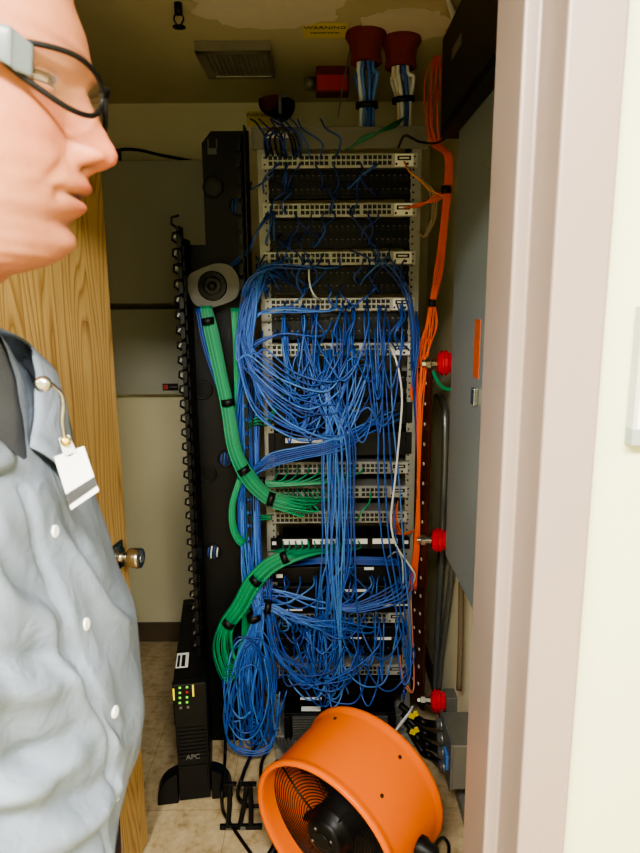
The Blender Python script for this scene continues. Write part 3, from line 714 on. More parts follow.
fingers(mx0+.0, 2.03, 2.13, .05, P(175, 238, 2.03).z, 'finger_duct', 1)
fingers(mx1-.02, 2.07, 2.13, .06, mzt-.02, 'finger_duct', 1)
# dark clip rail on the left edge
mb = MB(); z = .1
while z < mzn+.06:
    c = V((mx0-.018, 2.05, z)); mb.tube([c+V((0, 0, 0)), c+V((-.016, -.012, .012)), c+V((-.012, -.02, .03)), c+V((.008, -.014, .036))], .004, 5); z += .047
mb.bx(mx0-.022, mx0-.012, 2.04, 2.1, .08, mzn+.05); z = .12
while z < mzn+.02:
    c = V((mx0-.024, 2.03, z)); mb.box(c, (.006, .003, .012), rot=(0, .5, 0), mi=1); z += .047
mb.build('clip_rail', [M['black'], M['conduit']], vm)
for (px, py, r, blue) in ((238, 206, .027, 1), (213, 187, .03, 0), (203, 390, .03, 0), (226, 459, .026, 1), (208, 474, .028, 0), (213, 552, .026, 1), (223, 700, .02, 0)):
    c = P(px, py, 2.127); g = MB(); g.ring(c, (0, -1, 0), r, .0035, 28, 6); g.build('grommet_ring', M['black'], vm)
    g = MB(); g.lathe(c, (0, -1, 0), [(0, r), (.0005, r*.98)], 28, capb=True); gd = g.build('grommet_hole', M['dark'] if blue or py < 300 else M['blackm'], vm)
    if blue:
        for k in range(4):
            u = (k-1.5)/2*r*.8; hh = math.sqrt(max(0, (r*.9)**2-u*u)); mt = M['whitec'] if (py > 500 and k % 2) else M['blues'][k % 3]
            cord_obj('ethernet_cable', [c+V((u+.3*hh*.4, -.001, hh)), c+V((u, -.008, 0)), c+V((u-.3*hh*.4, -.001, -hh))], .0028, mt, {206: 'short blue cord arc showing in the top round hole of cable manager', 459: 'short blue cord arc showing in middle round hole of cable manager', 552: 'cord arc showing in the lower round hole of cable manager'}[py] if py != 552 else ('white' if mt == M['whitec'] else 'blue')+' cord arc showing in the lower round hole of cable manager', 'cable', f'cords in the cable manager hole {"top" if py < 300 else "middle" if py < 500 else ("lower white" if mt == M["whitec"] else "lower blue")}')
mb = MB(); c = P(212, 151, 2.128); mb.bx(c.x-.014, c.x+.014, 2.127, 2.13, c.z-.01, c.z+.008); mb.bx(c.x-.013, c.x-.009, 2.126, 2.13, c.z+.008, c.z+.035); mb.bx(c.x+.013, c.x+.017, 2.126, 2.13, c.z+.008, c.z+.035); mb.build('slot', M['spool'], vm)
for k, (px, py) in enumerate(((214, 320), (222, 322), (229, 324), (196, 322))):
    mb = MB(); c = P(px, py+10, 2.128); mb.bx(c.x-.002, c.x+.002, 2.127, 2.13, c.z-.02, c.z+.02); mb.build('slot', M['dark'], vm)
# grey slack spool with rounded triangular flange
c = P(212.5, 286, 2.06); sp_ = thing('slack_spool', c, 'grey cable spool with black hub on the cable manager panel', 'spool')
pts = []
outl = [(-26, 2), (-24, -10), (-12, -17), (4, -22), (18, -20), (26, -10), (27, 4), (22, 13), (8, 19), (-8, 22), (-20, 17)]
pts = spline([V((a_, 0, -b_)) for a_, b_ in outl]+[V((outl[0][0], 0, -outl[0][1]))], 5)[:-1]
k_ = 2.0/F
MB().prism([c+p*k_ for p in pts], (0, .004, 0)).build('flange', M['spool'], sp_, .001)
MB().lathe(c, (0, -1, 0), [(0, .046), (.004, .046), (.006, .042), (.003, .032), (.006, .028), (.008, .02), (.004, .014), (.012, .012), (.014, .006)], 32, capb=True).build('hub', M['black'], sp_)
MB().cyl(c+V((0, .004, 0)), c+V((0, .066, 0)), .042, 28).build('drum', M['blackm'], sp_)

# ================================================================== loose things on the floor
c = PZ(241, 823, .02); t = thing('cable_bracket', c, 'black plastic cable bracket with prongs standing on floor by fan', 'bracket')
def fl(px, py, Y=None): return P(px, py, Y or c.y)
mb = MB(); p = fl(220, 829); q = fl(262, 822); mb.bx(p.x, q.x, c.y-.006, c.y+.006, p.z-.012, p.z+.016); mb.build('base_bar', M['black'], t, .002)
for k, (px, tx) in enumerate(((228, 230), (240, 247), (251, 250))):
    a_ = fl(px, 826); b_ = fl(tx, 784); mb = MB(); mb.tube([a_, (a_+b_)/2+V((.002, 0, 0)), b_], .008, 8); mb.box(b_, (.04, .012, .01)); mb.build('prong', M['black'], t, .001)
for k, (px, py) in enumerate(((229, 829), (243, 827))):
    q = fl(px, py); MB().bx(q.x-.008, q.x+.008, c.y-.0075, c.y-.006, q.z-.008, q.z+.008).build('square_hole', M['conduit'], t)
cord_obj('power_cable', [P(222, 712, 2.06), P(225, 735, 2.02), P(225, 760, 1.98), PZ(222, 790, .15), PZ(223, 810, .05), PZ(230, 823, .012), PZ(240, 838, .008), PZ(254, 858, .008)], .0055, M['black'], 'black power cord dropping from cable manager to the floor bracket', 'cable', n=8)
cord_obj('power_cable', [P(262, 735, 2.04), P(252, 753, 1.98), PZ(242, 778, .12), PZ(238, 796, .05), PZ(248, 806, .02), PZ(262, 806, .015), PZ(270, 812, .012)], .0065, M['black'], 'thick black power cord looping behind the floor bracket', 'cable', n=8)
cord_obj('power_cable', [P(272, 745, 2.0), P(262, 762, 1.95), P(262, 785, 1.85), P(272, 790, 1.8), P(282, 775, 1.85), P(290, 755, 1.95)], .006, M['black'], 'black power cord looped beside the orange rim', 'cable', n=8)
for k in range(5):
    cord_obj('grey_cable', [P(276+4*k, 738, 2.02), P(282+3*k, 748, 1.97), P(287+3*k, 760-2*k, 1.9), P(283+2*k, 775, 1.82), P(276+k, 790, 1.76)], .0045, M['conduit'], 'thin grey cord bundled behind the upper rim of the fan', 'cable', 'grey cords behind the fan rim')
c = PZ(222, 800, .006); 

# ================================================================== network cords
YF = 2.085     # plane of the ports
def cords(name, n, gen, rad, mats_, label, group, cat='cable', per=7, sides=5):
    out = []
    for i in range(n):
        pts = gen(i, n)
        pw = [P(a_, b_, y_) for (a_, b_, y_) in pts]
        mt = mats_[R.randrange(len(mats_))] if isinstance(mats_, list) else mats_
        out.append(cord_obj(name, pw, rad*R.uniform(.92, 1.08), mt, label, cat, group, n=sides, per=per))
    return out
u = R.uniform
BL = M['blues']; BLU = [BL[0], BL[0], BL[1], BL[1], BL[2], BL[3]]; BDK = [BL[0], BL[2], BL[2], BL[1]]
RD = .0029
ly = lambda: u(2.0, 2.07)
# A dim loops above the top switch
def gA(i, n):
    x = 268+ (i % 8)*9+u(-5, 5); t = x+u(-22, 14)
    return [(t-6, 119, 2.12), (t, u(122, 132), u(2.04, 2.07)), (x+u(-4, 8), u(136, 146), 2.03), (x, 158, YF)]
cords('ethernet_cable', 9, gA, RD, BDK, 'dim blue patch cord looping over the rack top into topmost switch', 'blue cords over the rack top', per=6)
def gA2(i, n):
    x = 268+i*5; w_ = [14, 20, 12][i % 3]
    return [(x, 156, YF), (x-3, 138, 2.04), (x+w_*.4, 128, 2.03), (x+w_, 138, 2.04), (x+w_+4, 157, YF)]
cords('ethernet_cable', 4, gA2, .0035, M['black'], 'black cord looped across the rack top crossbar', 'black cords on the rack top')
cords('ethernet_cable', 3, lambda i, n: [(345+i*3, 150-i, 2.07), (365, 140-i*2, 2.05), (385+i*4, 128, 2.05), (404, 118, 2.1)], .003, [M['greens'][2]], 'dark green cord slanting across the rack top', 'green cords on rack top')
cord_obj('black_cable', [P(398, 148, 2.06), P(404, 136, 2.05), P(412, 138, 2.05), P(420, 142, 2.08), P(436, 143, 2.0), P(446, 138, 1.95)], .0035, M['black'], 'black cord curling off the right end of rack top', 'cable')
# B short links in the dim upper rows
rows = [(163, 182), (163, 190), (185, 208), (212, 234), (212, 240), (234, 257), (260, 280), (260, 288), (285, 303)]
rnm = {0: 'first', 1: 'first', 2: 'second', 3: 'second', 4: 'second', 5: 'third', 6: 'third', 7: 'third', 8: 'fourth'}
for ri, (ya, yb2) in enumerate(rows):
    def gB(i, n, ya=ya, yb2=yb2):
        xa = u(272, 405); xb = xa+u(-26, 26); dp = u(4, 16)
        return [(xa, ya, YF), (xa+u(-3, 3), ya+dp*.5, u(2.02, 2.05)), ((xa+xb)/2+u(-8, 8), (ya+yb2)/2+dp*.5, u(2.01, 2.04)), (xb, yb2+u(2, 8), u(2.03, 2.06)), (xb, yb2, YF)]
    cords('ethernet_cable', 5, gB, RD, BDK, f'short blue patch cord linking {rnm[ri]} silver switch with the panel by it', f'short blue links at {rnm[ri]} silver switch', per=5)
# cords gathered left at the third/fourth switch
def gB2(i, n):
    x = u(275, 340); y = [262, 305, 330][i % 3]
    return [(x, y-u(0, 12), YF), (x-u(4, 12), y+6, 2.03), (275+u(-6, 6), y+u(2, 8), 2.01), (252+u(-4, 3), y+10+u(0, 10), 2.0), (243+u(-3, 3), y+45, 2.02), (241+u(-4, 4), y+95, 2.05), (245+u(-4, 5), y+150, 2.06)]
cords('ethernet_cable', 11, gB2, RD, BLU, 'blue patch cord swept left out of upper switches down the rack side', 'blue cords swept left from upper switches')
# C left drape arcs into the middle
def gC(i, n):
    f = i/(n-1); x0 = 300-50*f+u(-10, 10); xl = 236+u(0, 20); yb_ = u(372, 440); xe = u(296, 345)
    return [(x0, u(255, 300), YF), (u(258, 268), u(268, 290), 2.02), (xl+4, u(300, 325), 1.99), (xl, 350+u(-10, 15), 1.985), (xl+14+u(-3, 6), yb_-26, 1.98), (xl+45, yb_-2, 1.98), (xe, yb_+u(0, 10), 1.99), (xe+u(14, 30), yb_-u(8, 30), 2.02), (xe+u(20, 44), u(348, 366), YF)]
cords('ethernet_cable', 25, gC, RD, BLU, 'blue patch cord drooping in a long arc from rack left side to middle', 'blue cords drooping across the upper left')
# D centre drop
def gD(i, n):
    x0 = u(300, 372); xm = 325+ (i % 8)*4.2+u(-2, 2); ye = u(600, 705)
    return [(x0, u(343, 352), YF), (x0+u(-2, 2), 366, 2.03), (x0*.55+xm*.45, 400, 2.0), (xm, 440, 1.99), (xm+u(-3, 3), 500, 1.985), (xm+u(-5, 3), 560, 1.985), (xm+u(-12, 6), ye-30, 1.99), (xm+u(-22, 26), ye, 2.02)]
cords('ethernet_cable', 22, gD, RD, BLU, 'blue patch cord hanging straight down the middle of the rack', 'blue cords hanging down the rack middle')
# E U loops centre right
def gE(i, n):
    x0 = u(290, 412); x1_ = min(416, max(285, x0+u(-50, 50))); yb_ = u(380, 440)
    y0_ = R.choice([306, 330, 350, 350, 395])
    if y0_ > 360: yb_ = u(425, 445)
    return [(x0, y0_, YF), (x0+u(-4, 4), y0_+18, 2.02), (x0+(x1_-x0)*.2, yb_-18, u(1.985, 2.02)), ((x0+x1_)/2, yb_, u(1.98, 2.01)), (x1_-(x1_-x0)*.2, yb_-18, u(1.985, 2.02)), (x1_+u(-4, 4), 340, 2.03), (x1_, u(300, 335), YF)]
cords('ethernet_cable', 29, gE, RD, BLU, 'blue patch cord hanging in a loop below the fifth silver switch', 'looped blue cords below the fifth switch')
cords('ethernet_cable', 9, lambda i, n: (lambda x: [(x, 305, YF), (x+u(-5, 5), 318, 2.03), (x+u(-10, 10), 335, 2.02), (x+u(-10, 10), 350, YF)])(u(300, 412)), RD, BLU, 'short blue patch cord between fourth and fifth silver switches', 'short blue cords above the fifth switch')
# slender right side cords
cords('ethernet_cable', 3, lambda i, n: [(350+i*20, 250-i*3, YF), (368+i*11, 258, 2.03), (392+5*i, 275, 2.03), (409+i*2, 310, 2.03), (413+i*1.5, 380, 2.05), (418+i, 470, 2.06), (417, 555, 2.08)], RD, BDK, 'blue patch cord falling along the right rack post', 'blue cords along the right post')
# J bundle leaving the left side into the middle
def gJ(i, n):
    return [(246+u(-5, 5), 540, 2.03), (243+u(-4, 4), 500, 2.02), (250+u(-4, 4), 474+i, 2.0), (268, 455+i*2.2, 1.99), (300, 447+i*2, 1.985), (325, 442+i*2, 1.98), (352+u(-6, 6), 432+i*2, 2.0), (385+u(-14, 20), 405+u(0, 16), 2.05)]
cords('ethernet_cable', 7, gJ, RD, BLU, 'blue patch cord arching from left bundle across above grey switches', 'blue cords arching above grey switches')
# F left vertical bundle
def gF(i, n):
    x = 248+u(-9, 12); x2 = 250+u(-14, 20)
    return [(x+u(-6, 6), u(330, 420), 2.06), (x, 450, 2.04), (x+u(-3, 3), 520, 2.02), (x+4+u(-3, 3), 580, 2.0), (258+u(-5, 7), 614, 1.985), (x2, 660, 1.98), (x2+u(-8, 8), 700, 1.98), (x2+u(-6, 14), u(715, 750), 2.0), (x2+u(4, 24), u(690, 735), 2.02)]
cords('ethernet_cable', 22, gF, RD, BLU, 'blue patch cord running down the thick bundle left of the rack', 'blue cords in the left vertical bundle')
# I loose coils at lower left
def gI(i, n):
    cx_ = 250+u(-9, 14); cy_ = 695+u(-18, 16); rx_ = u(12, 27); ry_ = u(34, 58); a0 = u(0, 6.28); s = []
    for k in range(11):
        a_ = a0+k*.62; s.append((cx_+rx_*math.cos(a_)*(1-.02*k), min(757, cy_+ry_*math.sin(a_)), 1.95+.006*k+u(0, .01)))
    return s
cords('ethernet_cable', 8, gI, RD, BLU, 'blue patch cord coiled loosely at the foot of the left bundle', 'coiled blue cords at lower left')
cords('ethernet_cable', 3, lambda i, n: [(262-4*i, 640, 1.98), (242-6*i, 680, 1.96), (230-3*i, 715, 1.95), (228+i, 742, 1.95), (245+3*i, 755-2*i, 1.95), (268, 752-i*3, 1.96), (274, 735, 1.98)], RD, BLU, 'blue patch cord making the lowest wide loop near the floor', 'lowest blue loops near floor')
# G strapped bundle into the lower switch
def gG(i, n):
    xe = 278+i*6.2+u(-2, 2)
    return [(247+u(-4, 4), 700-u(0, 40), 1.99), (252+u(-3, 3), 640, 1.98), (259+u(-2, 2), 612+u(-3, 3), 1.98), (268, 606+u(-4, 5), 1.98), (282+i*1.4, 611+u(-3, 7)+i*.4, 1.98), ((xe+286)/2+6, 620+u(-3, 9), 1.985), (xe, 628+u(-3, 5), 2.03), (xe+2, 617, YF)]
cords('ethernet_cable', 17, gG, RD, [BL[1], BL[1], BL[3], BL[0]], 'blue patch cord fanning from strapped bundle into lower grey switch', 'blue cords fanning into the lower switch')
# H lower tangle
def gH(i, n):
    xa = u(276, 408); xb = min(414, max(270, xa+u(-70, 70))); ya = R.choice([617, 617, 645, 668]); yb2 = R.choice([575, 617, 645, 668]); yy = max(ya, yb2)+u(14, 48)
    yy = min(yy, 706)
    return [(xa, ya, YF), (xa+u(-4, 4), ya+10, 2.03), (xa+(xb-xa)*.22, yy-9, u(1.98, 2.01)), ((xa+xb)/2, yy, u(1.97, 2.0)), (xb-(xb-xa)*.22, yy-9, u(1.98, 2.01)), (xb+u(-4, 4), yb2+12, 2.03), (xb, yb2, YF)]
cords('ethernet_cable', 36, gH, RD, BLU, 'blue patch cord in the lower tangle over the bottom switches', 'blue cords in the lower tangle', per=6)
def gH2(i, n):
    xa = u(280, 400)
    return [(266+u(-6, 6), u(560, 650), 2.0), (274+u(-2, 6), u(640, 668), 1.98), (300+u(-10, 10), u(660, 690), 1.975), ((300+xa)/2+10, u(668, 692), 1.975), (xa, u(640, 668), 2.0), (xa+u(-6, 10), R.choice([617, 645, 668]), YF)]
cords('ethernet_cable', 10, gH2, RD, BLU, 'blue patch cord sagging from left side under the lower switches', 'blue cords sagging under the lower switches')
def gH3(i, n):
    xa = 286+14*i
    return [(xa, 577, YF-.01), (xa+u(-2, 2), 586, 2.03), (xa-u(0, 20), 597+u(0, 8), 2.0), (xa-30+u(-10, 10), 604+u(-4, 6), 2.0), (270+u(-6, 3), 600+u(-12, 6), 2.01), (260, 610, 2.0)]
cords('ethernet_cable', 9, gH3, RD, BLU, 'blue patch cord plugged in the slim black appliance, swept left', 'blue cords from the slim black appliance')
cords('ethernet_cable', 6, lambda i, n: [(400+u(-8, 8), 560, 2.07), (400+i*2.4, 578, 2.03), (385+i*4, 590+i*2, 2.0), (360, 602+i*2, 1.99), (330, 610, 2.0), (305+i*3, 630, 2.02), (300+i*6, 645, YF)], RD, BLU, 'blue patch cord slanting from right post down across black server', 'blue cords slanting across the server')
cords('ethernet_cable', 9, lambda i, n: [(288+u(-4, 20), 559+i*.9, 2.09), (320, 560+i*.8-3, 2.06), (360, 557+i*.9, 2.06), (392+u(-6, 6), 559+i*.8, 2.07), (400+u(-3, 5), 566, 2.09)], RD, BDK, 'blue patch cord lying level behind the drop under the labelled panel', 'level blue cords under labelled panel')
cords('ethernet_cable', 4, lambda i, n: [(372+i*6, 352, YF), (378+i*5, 420, 2.02), (378+i*7, 480, 2.0), (382+i*7, 540, 1.99), (392+i*5, 590, 2.0), (402+i*3, 640, 2.02), (410, 680, 2.05)], RD, BLU, 'single blue patch cord hanging right of the middle drop', 'lone blue cords right of the drop')
# plugs in the ports
# green bundles
GR = M['greens']
def gK(i, n):
    o = (i-(n-1)/2)
    return [(206+o*.9, 306, 2.05), (211+o*1.2, 330, 2.04), (220+o*1.1, 372, 2.03), (228+o*1.1, 410, 2.02), (235+o*1.2, 450, 2.0), (249+o*1.1, 478-o*.8, 1.99), (268+o*.3, 497-o*1.3, 1.985), (288, 504-o*1.5, 1.985), (310+u(-10, 10), 507-o*1.6, 2.0), (288+i*5, 498, 2.04), (280+i*5.4, 489, YF)]
cords('green_ethernet_cable', 12, gK, RD, GR, 'green patch cord in bundle curving from the spool to grey switch', 'green cords from spool to the grey switches')
def gL(i, n):
    o = (i-(n-1)/2)
    return [(235+o*.8, 308, 2.08), (238+o*.9, 350, 2.07), (240+o*.9, 420, 2.06), (243+o*.9, 500, 2.05), (246+o*.9, 560, 2.05), (247+o*1.0, 620, 2.05), (246+o*1.1, 660, 2.07)]
cords('green_ethernet_cable', 10, gL, RD, GR, 'green patch cord in the straight upright bundle beside the rack', 'green cords in the upright bundle')
def gM(i, n):
    o = (i-(n-1)/2); xp = 283+i*6.3
    return [(xp, 541, YF-.005), (xp-1, 549, 2.05), (xp-14-i*2.2, 553+o*.15, 2.01), (288+o*.6, 556+o*1.1, 1.985), (268+o*.8, 567+o*1.0, 1.98), (252+o*1.0, 584+o*.9, 1.975), (240+o*1.1, 606+o*.7, 1.975), (226+o*1.1, 627+o*.5, 1.98), (213+i*1.7+u(-1, 1), 650+u(-2, 2), u(1.97, 2.0)), (224+i*1.1, 682-i*2.1, u(1.97, 2.01)), (240, 674-i*2.5, 2.01), (250, 652-i*2, 2.05)]
cords('green_ethernet_cable', 13, gM, RD, GR, 'green patch cord running from labelled panel down to looped ends', 'green cords from the labelled panel')
def gN(i, n):
    return [(276+i*11, 467, YF), (277+i*10, 474, 2.04), (272+i*7, 481+i*.2, 2.02), (262, 480+i*.9, 2.01), (250, 481+i, 2.03), (244, 470, 2.05)]
cords('green_ethernet_cable', 9, gN, RD, GR, 'thin green patch cord under first grey switch, swept left', 'green cords under the first grey switch')
cords('green_ethernet_cable', 6, lambda i, n: [(238+i, 478, 2.03), (230+i, 505, 2.01), (231+i*1.2, 530, 2.0), (240+i, 545-i, 2.0), (247, 538-i*1.5, 2.02)], RD, GR, 'green patch cord in small hook left of the upright bundle', 'green cords in the left hook')
cords('green_ethernet_cable', 3, lambda i, n: [(247, 518+i*2, 2.04), (258, 516+i*2, 2.03), (272, 515+i*2, 2.06)], RD, GR, 'short green cord crossing the left post at third grey switch', 'short green cords at third grey switch')
cords('green_ethernet_cable', 3, lambda i, n: [(247, 430-i*3, 2.05), (256, 424-i*3, 2.03), (270, 422-i*4, 2.05), (284+i*4, 382, 2.04), (268+i*8, 382+i, YF)], RD, GR, 'green cord half hidden behind blue arcs at left post', 'green cords behind the blue arcs')
cord_obj('green_ethernet_cable', [P(371, 492, YF), P(369, 503, 2.04), P(361, 512, 2.02), P(358, 520, 2.05)], RD, GR[1], 'single thin green cord right of the drop on grey switch', 'cable')
cords('ethernet_cable', 5, lambda i, n: [(196+i*2.2, 308, 2.05), (203+i*2.2, 345, 2.04), (216+i*2, 385, 2.03), (229+i*2, 420, 2.03), (240, 470+i*2, 2.05), (243, 520, 2.06)], RD, BLU, 'blue patch cord slanting beside green bundle below the spool', 'blue cords beside the green bundle')
cords('ethernet_cable', 3, lambda i, n: [(226+i, 270, 2.1), (238, 258+i*2, 2.08), (250, 246+i*2, 2.05), (258, 230, 2.04), (268+i*3, 212, YF)], RD, BDK, 'dim blue cord rising from spool to second silver switch', 'dim blue cords above the spool')
# hook-and-loop straps
def strap(px, py, Y, dx, dy, r, label):
    c = P(px, py, Y); d_ = (P(px+dx, py+dy, Y)-c).normalized(); mb = MB()
    ax_ = d_; mb.lathe(c, ax_, [(-.011, r*.9), (-.011, r), (.011, r), (.011, r*.9)], 14)
    tag(mb.build('cable_strap', M['black']), label, 'strap')
for (px, py, Y, dx, dy, r, lb) in ((208, 321, 2.045, 8, 40, .021, 'just below the grey spool'), (228, 402, 2.025, 8, 40, .022, 'halfway down the slanting green bundle'), (244, 470, 1.997, 20, 30, .022, 'where the green bundle bends right'), (271, 499, 1.985, 30, 8, .024, 'at the left rack post on green bundle'), (285, 557, 1.985, 20, -8, .022, 'beside the labelled patch panel on green bundle'), (256, 580, 1.977, 16, -18, .022, 'on the lower diagonal green bundle'), (229, 623, 1.98, 14, -20, .022, 'above the looped green ends'), (243, 500, 2.05, 2, 30, .019, 'on the upright green bundle, upper'), (245, 560, 2.05, 2, 30, .019, 'on the upright green bundle, lower'), (262, 481, 2.015, 30, 0, .014, 'on thin green cords under first grey switch'), (296, 481, 2.04, 30, 0, .013, 'on thin green cords amid grey switch'), (268, 607, 1.98, 20, 3, .023, 'on blue bundle at the left post'), (254, 617, 1.985, 6, 30, .024, 'around the blue bundle left of lower rack')):
    strap(px, py, Y, dx, dy, r, 'black cable strap '+lb)
# orange fiber
def gO(i, n):
    o = i-(n-1)/2
    return [(437+o*.8+u(-2, 2), 56, 2.15), (434+o*1.6+u(-2.5, 2.5), 80, u(2.09, 2.15)), (431+o*1.8+u(-3, 3), 115, u(2.07, 2.12)), (436+o*1.2, 143, 2.08), (448+o*.8, 156, 2.05), (448+o*.8, 185, 2.04), (444+o*.7, 225, 2.04), (438+o*.8+u(-2, 2), 270, 2.04), (433+o*.6, 300, 2.05), (430+o*1.3+u(-3, 3), 325, u(2.03, 2.06)), (425+o*1.4+u(-3, 3), 348, 2.05), (421+o*.7+u(-2, 2), 372, 2.045), (419+o*.3+u(-1.5, 2), 420, 2.045), (418.5+o*.25, 480, 2.045), (417+o*.3+u(-2, 2), 540, 2.05), (412+o, 590, 2.07)]
cords('fiber_cable', 10, gO, .0024, M['orangec'], 'orange fiber cord in the bundle down the right of the rack', 'orange fiber cords right of the rack')
cords('fiber_cable', 4, lambda i, n: [(404+i, 208, YF), (420, 206-i, 2.05), (434, 196+i*2, 2.04), (446, 190+i*2, 2.04)], .0022, M['orangec'], 'orange fiber cord crossing to second silver switch', 'orange fiber at second switch')
cords('fiber_cable', 1, lambda i, n: [(404, 162, YF), (410, 172, 2.04), (420, 180, 2.04), (430, 190, 2.04), (444, 196, 2.04)], .003, mat('peach_cord', hexc(230, 150, 90), .5), 'peach fiber cord slanting from topmost switch', 'peach fiber')
cords('fiber_cable', 3, lambda i, n: [(421, 372, 2.08), (416-i*2, 382, 2.07), (413-i, 396, 2.06), (419, 404+i*2, 2.08)], .0022, M['orangec'], 'orange fiber cord in small slack loop beside the grounding bar', 'orange slack loops')
cords('fiber_cable', 3, lambda i, n: [(415, 530, 2.09), (404-i*3, 534, 2.05), (397-i*2, 520, 2.05), (398-i, 500+i*4, YF)], .0022, M['orangec'], 'orange fiber cord reaching into middle grey switch module', 'orange fiber into the grey switch')
cords('fiber_cable', 2, lambda i, n: [(400, 655+i*3, 2.05), (401+i, 676, 2.03), (408, 690-i*3, 2.02), (414, 684, 2.05), (411, 600, 2.09)], .0024, mat('salmon_cord', hexc(226, 140, 110), .5), 'salmon cord in a small hook at lower right of rack', 'salmon cords')
cords('fiber_cable', 3, lambda i, n: [(421, 178, 2.05), (430+2*i, 192, 2.04), (432+2*i, 215, 2.05), (424+i, 236, 2.06), (418, 232, 2.08)], .0026, mat('tan_cord', hexc(150, 132, 104), .5), 'tan cord in a slack loop at right of second switch', 'tan slack loops')
# straps on orange
strap(446, 190, 2.04, -1, 30, .015, 'black cable strap on orange fiber beside second silver switch'); strap(432, 303, 2.05, -2, 30, .012, 'black cable strap on orange fiber above the top red insulator')
# white cords
WC = M['whitec']
cord_obj('white_ethernet_cable', [P(388, 345, YF), P(393, 352, 2.03), P(399, 372, 2.01), P(402, 400, 2.0), P(399, 440, 1.99), P(395, 480, 1.985), P(391, 520, 1.985), P(396, 545, 1.99), P(410, 566, 2.01), P(415, 576, 2.04), P(411, 586, 2.07)], .0034, WC, 'long white cord winding down the right half of the rack', 'cable', n=7)
cord_obj('white_ethernet_cable', [P(312, 256, YF), P(309, 268, 2.03), P(310, 285, 2.02), P(315, 296, 2.02), P(322, 301, YF)], .0032, WC, 'short white cord under third silver switch', 'cable', n=7)
cord_obj('ethernet_cable', [P(360, 285, YF), P(366, 276, 2.02), P(380, 263, 2.01), P(388, 256, YF)], .0032, BL[3], 'short pale blue cord slanting right under third silver switch', 'cable', n=7)
cord_obj('white_ethernet_cable', [P(388, 557, 2.07), P(396, 552, 2.04), P(402, 560, 2.03), P(403, 585, 2.02), P(401, 600, 2.04)], .003, mat('pale_grey_cord', hexc(150, 164, 176), .5), 'pale grey cord hooked below the labelled patch panel right end', 'cable', n=7)
# ================================================================== the person
PH = 144
def lerp_tab(tab, z):
    tab = sorted(tab)
    if z <= tab[0][0]: return tab[0][1:]
    for a_, b_ in zip(tab, tab[1:]):
        if z <= b_[0]:
            t = (z-a_[0])/(b_[0]-a_[0]); t = t*t*(3-2*t)*.5+t*.5
            return tuple(x+(y-x)*t for x, y in zip(a_[1:], b_[1:]))
    return tab[-1][1:]
PHI = [2*PI*i/PH-.72*math.sin(2*PI*i/PH) for i in range(PH)]
HS = 1.04
HEAD = [(.125, .004, .004, .004), (.122, .022, .040, .030), (.113, .040, .066, .052), (.095, .060, .086, .067), (.065, .083, .097, .075), (.035, .095, .099, .077), (.016, .0985, .098, .076), (.0, .090, .095, .075), (-.02, .0895, .09, .073), (-.04, .092, .082, .070), (-.052, .0965, .07, .067), (-.064, .0965, .062, .064), (-.080, .0925, .055, .061), (-.093, .087, .052, .057), (-.104, .086, .052, .053), (-.114, .082, .052, .049), (-.121, .072, .052, .046), (-.1255, .060, .053, .047), (-.131, .044, .054, .050), (-.144, .031, .056, .053), (-.165, .026, .062, .056), (-.185, .030, .066, .060)]
NOSE = [(.016, 0, .009), (.006, .004, .0085), (-.004, .010, .0085), (-.014, .0165, .0095), (-.024, .0225, .0115), (-.032, .0270, .0145), (-.037, .0285, .0155), (-.042, .0265, .0155), (-.0465, .0185, .015), (-.0505, .0075, .0125), (-.054, .002, .011), (-.058, 0, .01)]
def g(d, s): return math.exp(-(d/s)**2)
